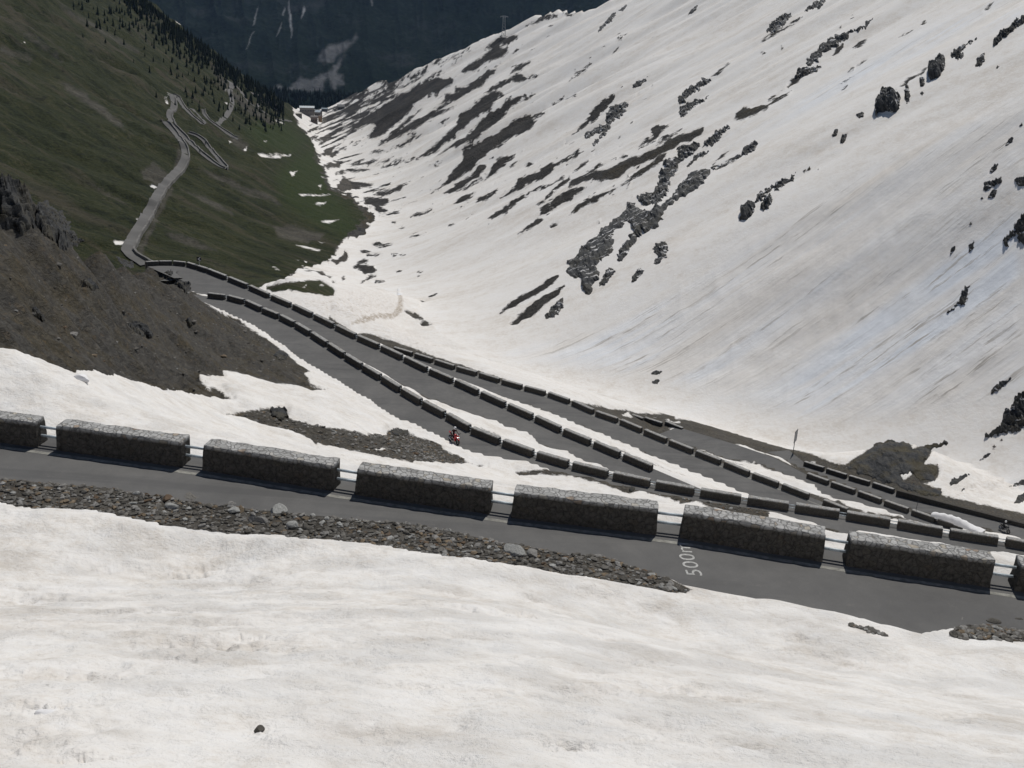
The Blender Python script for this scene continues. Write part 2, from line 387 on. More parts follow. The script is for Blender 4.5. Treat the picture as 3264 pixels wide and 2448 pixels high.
# ------------------------------------------------------------------ painted regions of the ground (traced, then fixed to the terrain)
G_LEFT = np.vstack([np.array([(-900, -600), (480, -300), (470, -20), (560, 62), (640, 122), (740, 200), (800, 246), (870, 288), (925, 330), (950, 400), (975, 425), (1000, 450), (1005, 480), (1025, 530), (1060, 600), (1100, 618), (1165, 662), (1194, 696), (1155, 746), (1096, 761)]),
                    tr('V', [(960, 200), (960, 290), (900, 350), (740, 420), (460, 460), (380, 520), (260, 620), (150, 630), (0, 690)]), np.array([(790, 930), (600, 930), (-900, 930)])])
EARTH2 = [  # bare strips between the snow on the far part of the mountainside (view 2)
 [(1360,165),(1420,125),(1500,95),(1570,92),(1530,120),(1440,140)], [(1620,85),(1690,90),(1660,105),(1610,100)],
 [(1100,310),(1150,265),(1210,230),(1310,225),(1290,260),(1245,280),(1250,330),(1200,370),(1100,400),(1030,440),(960,470),(950,450),(990,420),(1080,360),(1140,320)],
 [(1268,345),(1300,318),(1318,325),(1290,348)], [(1505,165),(1530,160),(1533,172),(1510,175)], [(735,510),(770,470),(815,450),(830,462),(790,490)],
 [(200,620),(270,570),(350,545),(350,560),(300,600),(230,640),(190,650)], [(360,540),(400,505),(460,510),(520,540),(540,570),(480,560),(440,530),(400,535)],
 [(190,890),(250,810),(330,740),(460,660),(590,590),(650,560),(720,520),(800,500),(880,498),(900,515),(850,560),(760,600),(690,640),(625,655),(650,690),(600,730),(540,780),(460,850),(380,890),(350,880),(400,800),(340,800),(290,830),(240,860)],
 [(910,555),(970,550),(1040,510),(1110,455),(1185,445),(1160,470),(1080,540),(1000,590),(910,640),(850,650),(840,610),(920,590)],
 [(440,910),(520,860),(620,790),(750,720),(840,650),(890,645),(830,690),(780,710),(850,700),(900,680),(850,715),(760,760),(690,800),(620,840),(540,885),(470,915)],
 [(410,935),(500,850),(620,745),(705,685),(640,750),(540,850),(450,925)],
 [(1090,595),(1150,550),(1210,520),(1290,480),(1330,475),(1365,495),(1435,480),(1400,500),(1330,520),(1260,520),(1180,570)],
 [(1265,470),(1300,430),(1390,385),(1385,400),(1320,450)],
 [(650,1025),(740,960),(830,880),(920,800),(930,740),(1000,700),(1080,620),(1150,585),(1210,590),(1220,605),(1180,620),(1160,660),(1110,700),(1010,780),(920,860),(800,960),(720,1005)],
 [(805,990),(900,920),(1000,850),(1070,790),(1130,720),(1200,690),(1240,630),(1270,635),(1370,610),(1430,590),(1400,625),(1330,650),(1260,690),(1190,770),(1060,870),(920,940)],
 [(750,1245),(830,1180),(900,1090),(950,1030),(960,970),(1050,910),(1180,850),(1280,770),(1370,740),(1495,712),(1480,735),(1400,760),(1430,780),(1390,830),(1290,870),(1180,940),(1090,1000),(1010,1080),(900,1150)],
 [(830,1245),(900,1190),(1000,1130),(1060,1070),(1120,1050),(1100,1090),(1010,1160),(930,1220),(870,1240)],
 [(920,1235),(1040,1160),(1130,1110),(1140,1060),(1200,1010),(1290,990),(1300,1000),(1240,1040),(1180,1100),(1080,1150),(980,1210)],
 [(1250,1065),(1310,1020),(1280,1060)], [(1350,1070),(1380,1040),(1405,1045),(1385,1070)], [(890,1305),(950,1260),(1045,1232),(1000,1270),(940,1300)],
 [(1035,1295),(1080,1255),(1175,1220),(1150,1250),(1090,1285)],
 [(1190,1265),(1290,1200),(1310,1150),(1420,1110),(1520,1050),(1620,1010),(1700,960),(1725,970),(1680,1010),(1580,1050),(1510,1110),(1400,1170),(1280,1230)],
 [(1110,1405),(1180,1350),(1290,1280),(1400,1220),(1500,1180),(1605,1128),(1590,1150),(1480,1210),(1400,1230),(1300,1300),(1230,1370),(1160,1395)],
 [(1425,1320),(1500,1250),(1590,1160),(1660,1130),(1640,1165),(1560,1220),(1480,1290)], [(1450,1385),(1460,1330),(1520,1300),(1600,1230),(1740,1190),(1720,1220),(1640,1280),(1540,1330)],
 [(1310,1500),(1350,1460),(1420,1410),(1470,1405),(1400,1460),(1340,1495)], [(1510,1450),(1550,1425),(1570,1430),(1540,1455)],
 [(1660,870),(1740,790),(1780,710),(1860,640),(1920,605),(1940,630),(1900,670),(1830,740),(1760,800),(1700,850)],
 [(1955,260),(1985,230),(1960,258)], [(1915,340),(1945,300),(1960,305),(1930,340)], [(1640,510),(1700,460),(1785,400),(1760,435),(1700,480)],
 [(1485,680),(1550,645),(1600,615),(1680,605),(1620,630),(1550,660)], [(770,810),(840,765),(875,755),(830,790)], [(470,975),(560,920),(690,860),(600,920),(500,965)],
 [(410,1050),(500,1005),(480,1030)], [(740,1075),(800,1040),(830,1030),(780,1065)],
 [(150,1215),(180,1130),(260,1160),(380,1180),(370,1195),(250,1205),(190,1225)], [(380,1255),(420,1230),(500,1210),(600,1170),(560,1210),(480,1250)],
 [(325,1270),(400,1270),(480,1280),(470,1300),(420,1320),(470,1360),(420,1370),(380,1320),(330,1310)], [(60,1060),(120,1040),(200,1030),(170,1070),(90,1080)],
 [(140,1120),(180,1090),(240,1095),(180,1110)], [(200,1085),(330,1080),(360,1090),(240,1105)], [(210,1060),(300,1040),(420,1010),(400,1030),(300,1060)],
 [(50,985),(80,955),(120,960),(110,990),(70,1000)], [(360,985),(400,965),(460,955),(400,980)], [(500,1415),(530,1412),(520,1428)], [(560,1460),(580,1452),(575,1468)],
 [(610,1515),(660,1500),(720,1495),(670,1512)], [(620,1390),(700,1360),(770,1330),(730,1360),(660,1390)], [(870,1445),(910,1435),(890,1447)], [(10,900),(100,870),(140,880),(60,905)],
 [(600,870),(640,845),(650,850),(620,875)], [(520,1040),(560,1010),(550,1035)], [(575,1045),(640,1010),(600,1040)], [(770,1010),(830,975),(820,990)], [(1140,420),(1190,415),(1170,430)],
 [(250,930),(300,900),(270,925)], [(165,960),(210,945),(200,962)], [(880,420),(960,385),(930,405)], [(660,500),(720,485),(640,530),(600,540)]]
EARTHV = [[(0,720),(100,700),(300,660),(560,640),(740,630),(830,680),(940,740),(960,780),(940,850),(850,860),(700,830),(500,800),(300,780),(100,790),(0,760)],
 [(900,350),(1010,340),(1060,290),(1080,250),(1100,200),(1130,240),(1150,310),(1110,370),(980,400)], [(530,500),(630,490),(790,510),(830,560),(930,580),(900,590),(780,560),(700,520),(600,515)],
 [(1050,600),(1110,575),(1080,630)], [(920,655),(950,650),(960,670),(930,672)], [(1490,120),(1550,95),(1620,120),(1770,130),(1650,155),(1510,150)], [(1325,240),(1340,205),(1420,200),(1475,230),(1400,250)],
 [(1400,295),(1430,265),(1560,265),(1640,268),(1560,290),(1480,280)], [(1740,265),(1860,268),(1780,282)], [(1885,295),(1920,260),(1960,280),(1920,295)],
 [(1280,390),(1310,345),(1370,330),(1460,350),(1400,385)], [(1225,455),(1280,405),(1390,415),(1500,440),(1555,475),(1470,540),(1380,545),(1340,490)], [(1320,680),(1420,600),(1460,550),(1550,550),(1520,585),(1440,620)],
 [(1510,680),(1540,640),(1650,650),(1580,685)], [(1830,525),(1890,505),(1880,520)], [(2110,530),(2140,500),(2190,500),(2160,520)], [(2125,570),(2150,550),(2180,550)],
 [(1940,1065),(1970,1055),(2060,1100),(2100,1090),(2180,1165),(2212,1185),(2150,1190),(2060,1145),(1970,1100)]]
EARTH5 = [[(685,460),(720,445),(765,465),(710,480)], [(1195,400),(1250,330),(1350,280),(1450,220),(1530,165),(1580,150),(1530,210),(1430,280),(1310,340)],
 [(1245,470),(1300,420),(1380,350),(1480,290),(1605,220),(1560,280),(1490,340),(1420,400),(1330,440),(1310,465)], [(680,318),(740,308),(700,325)], [(740,288),(785,275),(760,290)],
 [(780,490),(800,488),(795,495)], [(2165,790),(2180,770),(2212,768),(2212,790)], [(2165,845),(2190,825),(2212,825),(2212,850)]]
EARTHA = [[(310,550),(340,490),(430,450),(520,410),(650,390),(740,340),(840,290),(960,250),(1060,220),(1180,140),(1280,90),(1400,50),(1500,10),(1490,80),(1400,120),(1310,150),(1240,200),(1160,230),(1080,290),(940,340),(820,400),(740,460),(650,480),(600,500),(520,480),(440,490),(370,520)],
 [(310,790),(390,700),(470,650),(490,625),(560,615),(690,570),(820,490),(940,400),(1060,320),(1180,230),(1190,240),(1130,320),(1000,400),(880,470),(740,550),(640,610),(560,660),(460,720),(380,760)],
 [(480,415),(560,350),(660,305),(640,330),(550,390)], [(350,410),(420,350),(500,290),(460,340),(390,400)], [(930,200),(990,130),(1060,90),(1040,50),(1090,0),(1200,0),(1130,50),(1080,130),(1000,170)],
 [(1080,160),(1140,100),(1220,75),(1320,35),(1250,80),(1180,120)], [(1560,370),(1640,280),(1750,200),(1700,240),(1620,310)], [(1560,380),(1640,350),(1740,310),(1830,250),(1840,265),(1750,320),(1620,385)], [(750,300),(800,265),(835,265),(790,295)]]
EARTH3 = [[(520,270),(600,210),(680,170),(780,105),(800,110),(720,160),(620,220),(545,265)], [(685,550),(740,500),(800,490),(760,520),(700,560)], [(985,360),(1010,310),(1050,280),(1060,300),(1040,330)],
 [(1110,310),(1150,270),(1210,258),(1160,300)], [(210,500),(260,450),(320,400),(300,430),(250,480)], [(360,760),(370,720),(420,690),(470,700),(560,670),(650,620),(720,585),(715,600),(640,650),(540,710),(450,750),(390,770)],
 [(1390,570),(1450,520),(1520,470),(1590,435),(1540,480),(1460,535)], [(1085,465),(1110,435),(1130,435)], [(1140,420),(1180,385),(1205,380),(1170,415)], [(1025,540),(1080,505),(1130,488),(1090,515)],
 [(525,345),(550,330),(545,345)], [(640,310),(665,295),(660,318)], [(1100,120),(1120,98),(1115,115)], [(1025,185),(1050,160),(1040,180)], [(1550,155),(1570,130),(1590,135),(1570,155)], [(1950,60),(2000,10),(2020,5),(1990,45)],
 [(575,640),(620,600),(660,580),(620,620)], [(820,1080),(840,1070),(835,1095)], [(790,1110),(800,1085),(805,1110)], [(880,1080),(900,1070),(895,1085)], [(1040,575),(1080,545),(1070,570)], [(1405,235),(1440,220),(1500,195),(1440,225)]]
EARTH6 = [[(1860,720),(1900,690),(1955,668),(1940,690),(1880,725)], [(2010,500),(2028,490),(2022,505)], [(2010,450),(2060,420),(2085,405),(2050,435)], [(2070,740),(2090,728),(2085,742)], [(1690,700),(1760,680),(1830,650),(1800,680)]]
SNOW1 = [[(1615,985),(1660,985),(1800,1000),(1800,1015),(1700,1012),(1640,1000)], [(1720,985),(1870,990),(1860,1003),(1740,992)], [(1680,905),(1720,905),(1700,912)], [(1765,765),(1800,775),(1825,795),(1780,780)],
 [(945,1180),(980,1185),(1010,1200),(990,1215),(965,1205)], [(865,1395),(890,1400),(885,1420)], [(725,1550),(805,1548),(790,1572),(735,1572)], [(1430,650),(1465,660),(1455,672)], [(1435,572),(1450,578),(1447,590)],
 [(1068,593),(1092,603),(1085,612)], [(1053,643),(1082,660),(1075,670)], [(1053,618),(1072,628),(1065,634)], [(1855,1100),(1905,1095),(1890,1110),(1895,1130),(1870,1130)], [(2010,1300),(2095,1295),(2080,1310),(2030,1310)],
 [(1910,1243),(2000,1248),(2120,1249),(2060,1258),(1930,1256)], [(2050,1415),(2140,1410),(2170,1412),(2120,1432),(2070,1428)], [(1880,1560),(1960,1575),(2065,1600),(2050,1608),(1950,1590)], [(2035,1555),(2085,1555),(2060,1562)],
 [(2040,1190),(2060,1185),(2060,1210)], [(130,263),(165,272),(140,277)], [(2060,1130),(2090,1140),(2070,1140)], [(1550,960),(1590,935),(1575,965)], [(1465,900),(1495,915),(1470,918)]]
SNOWV = [[(85,430),(120,435),(185,460),(140,462)], [(395,345),(450,355),(455,370)], [(530,372),(570,380),(560,390)]]
SCREE1 = [[(370,20),(480,80),(640,180),(800,270),(900,325),(890,338),(760,275),(600,185),(460,100)], [(1270,1080),(1400,1160),(1600,1250),(1800,1310),(1780,1270),(1560,1190),(1380,1105)], [(1160,1200),(1300,1290),(1500,1380),(1480,1345),(1300,1255)],
 [(1050,1480),(1250,1540),(1400,1620),(1300,1610),(1100,1530)], [(1350,420),(1480,560),(1640,700),(1780,780),(1740,790),(1600,730),(1420,560)], [(560,1160),(750,1270),(850,1335),(700,1265)], [(0,290),(200,370),(190,390),(0,335)],
 [(380,520),(550,600),(700,720),(850,870),(650,740),(450,600)], [(900,1090),(980,1050),(1090,1130),(1130,1040),(1140,930),(1175,1000),(1120,1130),(1000,1185),(920,1145)], [(1450,880),(1530,870),(1600,930),(1570,970),(1500,930)], [(860,1640),(930,1500),(1010,1330),(1090,1200),(1110,1210),(1010,1400),(900,1650)],
 [(120,180),(260,260),(420,380),(400,390),(240,290)], [(1780,1520),(1960,1560),(2060,1540),(2080,1500),(1900,1450),(1750,1440)]]
STREAM2 = [(0,960),(60,1080),(120,1200),(240,1240),(350,1340),(390,1400),(330,1500),(200,1560),(230,1480),(330,1400),(280,1320),(180,1250),(100,1220),(40,1090),(0,1000)]
H_SPUR = np.vstack([tr('4', [(1225,430),(1330,540),(1400,590),(1540,660),(1620,710),(1740,780),(1850,850),(1930,930),(1990,970),(1955,980),(1990,1050),(2085,1095),(2000,1090),(1900,1060),(1800,1045),(1720,1030),(1600,1000),(1430,960),(1435,1000),(1400,1005),(1280,990),(1290,1030),(1330,1070),(1410,1085),(1480,1150),(1400,1145),(1250,1110),(1150,1085),(1050,1085),(950,1050),(800,1025),(650,990),(490,940),(480,960),(330,910),(200,860),(100,830),(0,820)]), np.array([(-900, 1000), (-900, -200), (640, 600), (640, 890)])])
H_MID = np.vstack([tr('4', [(1450,1235),(1560,1225),(1720,1210),(1820,1208),(1850,1270),(1970,1305),(2100,1335)]), tr('5', [(100,1135),(200,1140),(260,1160),(340,1175),(450,1185),(480,1150),(540,1135),(600,1150),(620,1180),(700,1200),(760,1210),(820,1240),(830,1275),(900,1300),(960,1330),(990,1355),(900,1365),(700,1345),(600,1340),(520,1320),(400,1300),(250,1270),(150,1255),(60,1240),(20,1220)]), tr('4', [(2030,1440),(1980,1390),(1850,1340),(1700,1310),(1580,1260)])])
HEADG = [H_MID, tr('5', [(1290,1415),(1400,1405),(1600,1415),(1800,1430),(1990,1450),(2030,1480),(2020,1540),(1960,1530),(1900,1510),(1700,1460),(1600,1440),(1400,1430),(1320,1440)]),
 tr('5', [(990,1352),(1040,1365),(1110,1380),(1060,1378)]),
 tr('P', [(0,1060),(240,1080),(260,1150),(340,1150),(370,1230),(480,1250),(620,1230),(1200,1280),(1840,1340),(2212,1380),(2212,1659),(1700,1540),(1300,1470),(1230,1430),(1000,1420),(880,1410),(700,1340),(500,1300),(470,1270),(430,1215),(370,1265),(240,1285),(0,1210)]),
 tr('6', [(0,700),(250,770),(500,815),(740,870),(760,900),(640,890),(500,870),(330,860),(150,815),(0,815)]), tr('6', [(920,960),(1000,980),(1100,1005),(1100,1018),(1000,1008),(920,988)]),
 # between second and third parapets, third and fourth, and everything below
 np.vstack([np.array(W[2]['p'][7:20]) + (0, -8), np.array([(2000, 1470), (1900, 1440), (1500, 1290), (1200, 1110), (1050, 1010)])]),
 np.vstack([np.array(W[3]['p'][12:]) + (0, -4), np.array([(2300, 1560), (2720, 1650), (2740, 1600), (2400, 1500), (1900, 1310), (1400, 1140), (1250, 1085), (1160, 1060)])]),
 np.vstack([np.array(W[4]['p'][8:]), tr('6', [(1300, 900), (1900, 990), (2300, 1000), (2300, 900), (1690, 760), (1400, 660), (1300, 640), (1060, 575), (850, 500), (700, 450), (550, 400)]),
            tr('P', [(2130, 490), (1800, 420), (1640, 340), (1380, 310), (1320, 270), (1040, 250), (890, 230), (870, 180), (760, 170), (450, 170), (220, 130), (60, 110)])]),
 tr('6', [(1060,575),(1110,530),(1200,480),(1250,430),(1350,395),(1480,430),(1500,460),(1600,430),(1700,415),(1800,415),(1720,440),(1620,480),(1590,530),(1570,560),(1660,565),(1670,610),(1640,670),(1560,680),(1620,710),(1680,720),(1690,775),(1500,740),(1200,640)])]
HEADS = [tr('5', [(555,872),(600,862),(650,880),(692,930),(600,905)]),
 tr('5', [(700,940),(800,958),(900,996),(1030,1045),(1170,1076),(1230,1115),(1380,1160),(1420,1195),(1480,1246),(1620,1270),(1700,1326),(1850,1366),(1940,1410),(1900,1425),(1700,1375),(1600,1340),(1400,1270),(1200,1190),(1010,1110),(850,1030)]),
 np.vstack([tr('5', [(895,788),(1000,828),(1100,868),(1230,912),(1350,975),(1500,1025),(1640,1075),(1800,1145),(1950,1185)]), tr('P', [(0,505),(150,555),(380,635),(430,685),(560,735),(700,765),(900,855),(1100,925),(1300,965),(1500,1015),(1750,1105),(1830,1155),(1990,1215),(2212,1285)]), tr('6', [(600,765),(730,812),(600,800),(300,760),(100,725)]), tr('P', [(1050,1060),(600,890),(100,660),(0,620)]), tr('5', [(1900,1260),(1800,1210),(1600,1135),(1400,1045),(1200,945),(1060,885),(930,822)])]),
 np.vstack([tr('P', [(1200,635),(1350,685),(1480,745),(1590,785),(1700,815),(1900,845),(2020,842),(2060,895)]), tr('6', [(350,530),(480,545),(560,590),(740,640),(830,680),(870,690),(920,740),(1040,790),(1000,795),(830,745),(630,675),(450,605),(270,525)]), tr('P', [(1930,930),(1590,820),(1480,770)])]),
 tr('6', [(1000,778),(1100,795),(1180,812),(1280,828),(1340,855),(1560,920),(1450,905),(1200,868),(1080,825)]),
 tr('6', [(350,445),(430,445),(500,490),(640,510),(760,570),(900,620),(1000,660),(1150,715),(1100,700),(970,655),(850,600),(700,560),(600,520),(470,495),(400,470)]),
 tr('P', [(1720,620),(1800,615),(1890,622),(1960,675),(2100,735),(2212,768),(2212,785),(2000,745),(1920,748),(1860,690)]), tr('P', [(1430,540),(1500,565),(1620,612),(1560,605)]), tr('P', [(800,370),(870,350),(960,385),(940,415),(830,400)]),
 tr('P', [(120,180),(230,150),(300,215),(270,225),(170,200)]), tr('P', [(720,250),(800,240),(860,280),(950,270),(980,310),(850,290)]), tr('P', [(640,215),(700,225),(560,200),(470,190)]),
 tr('6', [(1420,620),(1500,600),(1560,580),(1480,640),(1440,660)]), tr('5', [(380,1262),(440,1255),(490,1265),(430,1272)]), tr('6', [(845,535),(875,540),(890,555),(850,548)])]
GRAVEL1 = np.vstack([tr('7', [(-200, -15), (0, -5), (180, 15), (400, 40), (600, 50), (1000, 100), (1300, 135), (1600, 165), (1900, 200)]), tr('D', [(1000, 1117), (1170, 1153), (1300, 1168), (1400, 1200), (1470, 1236), (1500, 1252)]),
                     tr('D', [(1450, 1262), (1300, 1237), (1150, 1212), (950, 1191)]), tr('7', [(1925, 362), (1700, 345), (1500, 318), (1300, 320), (1050, 295), (900, 280), (720, 240), (600, 217), (400, 205), (180, 190), (0, 150), (-200, 140)])])
GRAVEL2 = tr('6', [(1740, 1590), (1790, 1535), (1900, 1515), (2100, 1515), (2212, 1555), (2400, 1600), (2400, 1642), (2212, 1624), (1850, 1612)])
GRAVEL3 = tr('6', [(1090, 1520), (1200, 1553), (1330, 1590), (1400, 1622), (1250, 1600), (1120, 1560)])

P3 = np.stack([X, Y, Zt], 1)
px_, py_ = project(P3)
front = (P3 @ V_F) > 0.5
px_ = np.where(front, px_, -9999); 
rc = np.maximum(rflat, 3)
jx = fbm(A.ravel() * 150, np.log(rc) * 45, 4, 21) * 8.0
jy = fbm(A.ravel() * 150 + 50, np.log(rc) * 45, 4, 33) * 8.0
LIM = 64.0
snow = np.full(X.shape, LIM)
grass = np.zeros(X.shape); rock = np.zeros(X.shape); aval = np.zeros(X.shape)
idx_h = np.nonzero(is_head & front)[0]; idx_v = np.nonzero(~is_head & front)[0]
def paint(idx, polys, view, sign, jit=0.5, rk=None):
    qx = px_[idx] + jx[idx] * jit; qy = py_[idx] + jy[idx] * jit
    for p in polys:
        P = tr(view, p) if view else np.asarray(p)
        s = poly_sd(P, qx, qy, LIM)
        if sign < 0: snow[idx] = np.minimum(snow[idx], -s)
        else: snow[idx] = np.maximum(snow[idx], s)
        if rk is not None:
            rock[idx] = np.where(s > -4, rk, rock[idx])
# valley and mountainside
paint(idx_v, [G_LEFT], None, -1, 1.7)
gsd = poly_sd(G_LEFT, px_[idx_v], py_[idx_v], LIM); grass[idx_v] = np.clip(gsd / 6 + 0.5, 0, 1)
for p in SCREE1:
    sdd = poly_sd(tr('1', p), px_[idx_v] + jx[idx_v], py_[idx_v] + jy[idx_v], LIM)
    grass[idx_v] = np.minimum(grass[idx_v], 1 - 0.75 * np.clip(sdd / 9 + 0.45, 0, 1))
paint(idx_v, EARTH2, '2', -1, 1.0); paint(idx_v, EARTHV, 'V', -1, 0.7); paint(idx_v, EARTH5, '5', -1, 0.5); paint(idx_v, EARTHA, 'A', -1, 0.7, 0.5); paint(idx_v, EARTH3, '3', -1, 0.6, 0.8); paint(idx_v, EARTH6, '6', -1, 0.5, 0.8)
paint(idx_v, [tr('2', [(1185, 290), (1210, 280), (1240, 290), (1235, 310), (1200, 312)])], None, 1, 0.3)
paint(idx_v, SNOW1, '1', 1, 0.4); paint(idx_v, SNOWV, 'V', 1, 0.4)
gm = np.full(len(idx_v), -LIM)
for p in ([(940,500),(1000,470),(1040,560),(1060,620),(1110,660),(1130,700),(1060,740),(980,700),(900,640),(880,560)], [(820,380),(900,380),(980,450),(930,500),(830,470),(780,420)], [(1000,640),(1100,650),(1150,720),(1100,760),(1020,720)]):
    gm = np.maximum(gm, poly_sd(np.array(p, float), px_[idx_v], py_[idx_v], LIM))
rock[idx_v] = np.where(grass[idx_v] > 0.9, np.clip(gm / 40 + 0.5, 0, 1) * 0.75, rock[idx_v])
ss = poly_sd(tr('2', STREAM2), px_[idx_v] + jx[idx_v] * 2.2, py_[idx_v] + jy[idx_v] * 2.2, LIM) - 4.0; rock[idx_v] = np.maximum(rock[idx_v], np.clip(ss / 5 + 0.5, 0, 1)); grass[idx_v] = np.where(ss > -2, 0, grass[idx_v]); snow[idx_v] = np.minimum(snow[idx_v], -ss)
# streaky melting ground near the village and along the stream
pxv, pyv = px_[idx_v], py_[idx_v]
stz = poly_sd(np.array([(985, 420), (1000, 345), (1060, 345), (1180, 290), (1400, 190), (1500, 150), (1330, 250), (1190, 350), (1100, 430), (1060, 500)], float), pxv, pyv, LIM)
st_n = fbm(pxv / 34 + pyv / 90, (pyv + 0.42 * pxv) / 5.0, 3, 41)
snow[idx_v] = np.where(stz > -20, np.minimum(snow[idx_v], 10 * (0.55 - st_n * 1.7) + np.clip(-stz, 0, 30) - 6), snow[idx_v])
st2 = poly_sd(np.array([(1010, 480), (1080, 470), (1250, 480), (1300, 520), (1230, 600), (1330, 640), (1250, 700), (1180, 680), (1060, 580)], float), pxv, pyv, LIM)
st_n2 = fbm(pxv / 60 + pyv / 40, (pyv + 0.25 * pxv) / 7.0, 3, 47)
snow[idx_v] = np.where(st2 > -20, np.minimum(snow[idx_v], 12 * (0.75 - st_n2 * 1.7) + np.clip(-st2, 0, 30)), snow[idx_v])
spk = fbm(pxv / 16 + pyv / 30, (pyv + 0.62 * pxv) / 5.0, 2, 53)
zone = (dval[idx_v] > 10) & (pxv > 1050) & (pxv < 2100) & (pyv > 100) & (pyv < 720)
snow[idx_v] = np.where(zone & (spk > 0.62), np.minimum(snow[idx_v], 14 * (0.70 - spk)), snow[idx_v])
# near slope
far_h = idx_h[rflat[idx_h] > 195]
paint(far_h, [G_LEFT], None, -1, 1.2)
grass[idx_h] = np.clip(poly_sd(G_LEFT, px_[idx_h], py_[idx_h], LIM) / 6 + 0.5, 0, 1) * (rflat[idx_h] > 195)
paint(idx_h, EARTHV, 'V', -1, 0.4)
grass[idx_h] = np.maximum(grass[idx_h], np.clip(poly_sd(tr('V', EARTHV[0]), px_[idx_h], py_[idx_h], LIM) / 6 + 0.5, 0, 1))
paint(idx_h, HEADG, None, -1, 0.5, 0.25); paint(idx_h, [H_SPUR], None, -1, 0.6, 0.55); paint(idx_h, HEADS, None, 1, 0.35); paint(idx_h, [GRAVEL1, GRAVEL2], None, -1, 0.6, 0.0)
paint(idx_h, [tr('V', [(500, 720), (560, 690), (575, 700), (520, 735)]), tr('V', [(260, 760), (380, 765), (520, 800), (420, 805), (300, 785)]), tr('V', [(740, 705), (770, 690), (810, 712)])], None, 1, 0.3)
# avalanche tracks and debris
for P, wgt in [([(3264, 300), (2950, 420), (2600, 640), (2250, 850), (1900, 1050), (1620, 1130), (1800, 1160), (2100, 1200), (2400, 1290), (2600, 1340), (2900, 1320), (3264, 1240)], 1.0),
               ([(3264, -40), (2900, 120), (2600, 280), (2300, 420), (2330, 450), (2650, 320), (2950, 170), (3264, 60)], 0.9), ([(3264, 1470), (3100, 1530), (2980, 1590), (3050, 1600), (3264, 1560)], 1.0),
               ([(1000, 960), (1120, 920), (1240, 930), (1290, 960), (1285, 1010), (1200, 1020), (1330, 1060), (1450, 1130), (1300, 1110), (1150, 1040), (1050, 1020), (940, 970)], 1.0)]:
    s = poly_sd(np.array(P, float), px_, py_, 64.0)
    aval = np.maximum(aval, np.clip(s / 60 + 0.4, 0, 1) * wgt)

rim = poly_sd(tr('V', [(1860,770),(1905,880),(1920,1000),(1895,1110),(1800,1185),(1600,1178),(1350,1235),(1180,1280),(1340,1185),(1600,1125),(1770,1105),(1850,1020),(1862,900)]), px_ + jx * .5, py_ + jy * .5, 40.0)
aval = np.where(front, np.maximum(aval, 1.0 + 0.8 * np.clip(rim / 8 + 0.5, 0, 1)) * (rim > -4) + aval * (rim <= -4), aval)
# ------------------------------------------------------------------ relief of snow, scree and rock; road benches
bare = 1 - sstep(-2, 2, snow)
slant = np.sqrt((P3 ** 2).sum(1))
snow_m = snow * slant / FPX
amp_near = np.clip(rflat / 30, 0.25, 1)
Zt = Zt + np.where(is_head, (1 - bare) * (fbm(X / 3.4, Y / 2.2, 4, 61) * 0.21 * amp_near + fbm(X / 0.45, Y / 0.33, 3, 62) * 0.06 * (rflat < 60)), 0)
Zt = Zt + np.where(is_head, (1 - bare) * 0.28 * sstep(0.0, 0.5, snow_m), 0)
spur_w = np.zeros(X.shape); spur_w[idx_h] = np.clip(poly_sd(H_SPUR, px_[idx_h], py_[idx_h], LIM) / 20, 0, 1)
Zt = Zt + np.where(is_head, bare * ((ridged(X / 7.0, Y / 5.0, 4, 71) - 0.75) * (0.25 + 1.5 * spur_w) + fbm(X / 1.1, Y / 0.9, 3, 73) * (0.08 + 0.22 * spur_w)), 0)
Zt = Zt + np.where(~is_head, bare * (fbm(X / 14, Y / 6, 4, 81) * 1.2), 0)
av1 = np.minimum(aval, 1.0)
Zt = Zt + av1 * (ridged(X / 9.0, Y / 2.6, 3, 91) - 0.4) * 0.55 * (~is_head) + av1 * is_head * fbm(X / 1.8, Y / 1.8, 3, 92) * 0.6
rgp = np.random.default_rng(17)
pits = [(560, 1860, .16, .5), (650, 1846, .10, .35), (1600, 1985, .12, .45), (1690, 1990, .12, .4), (2540, 2072, .10, .35), (150, 2285, .10, .22), (690, 2080, .12, .5), (430, 1990, .12, .6), (120, 1940, .14, .8), (820, 2345, .04, .12), (2060, 2330, .05, .3), (3000, 2250, .06, .3)]
pits += [(rgp.uniform(0, 3264), rgp.uniform(1750, 2440), rgp.uniform(.03, .10), rgp.uniform(.15, .55)) for _ in range(46)]
fg = np.nonzero(is_head & (rflat < 26))[0]
for qx, qy, dp, rd_ in pits:
    i0 = fg[np.argmin((px_[fg] - qx) ** 2 + (py_[fg] - qy) ** 2)]
    rd_ = rd_ * min(1.0, rflat[i0] / 14 + .25)
    dd_ = ((X[fg] - X[i0]) / (1.5 * rd_)) ** 2 + ((Y[fg] - Y[i0]) / rd_) ** 2
    Zt[fg] -= dp * np.exp(-dd_) * (1 - bare[fg]) * (1 + 1.2 * fbm(X[fg] / (.4 * rd_), Y[fg] / (.4 * rd_), 3, 77)) * min(1.0, rflat[i0] / 14 + .25)
    aval[fg] = np.maximum(aval[fg], 0.55 * np.exp(-dd_ * .6))
flat_z = np.full(X.shape, np.nan)
hm = np.nonzero(near & (rflat > 12) & (rflat < 300))[0]
XH, YH = X[hm], Y[hm]
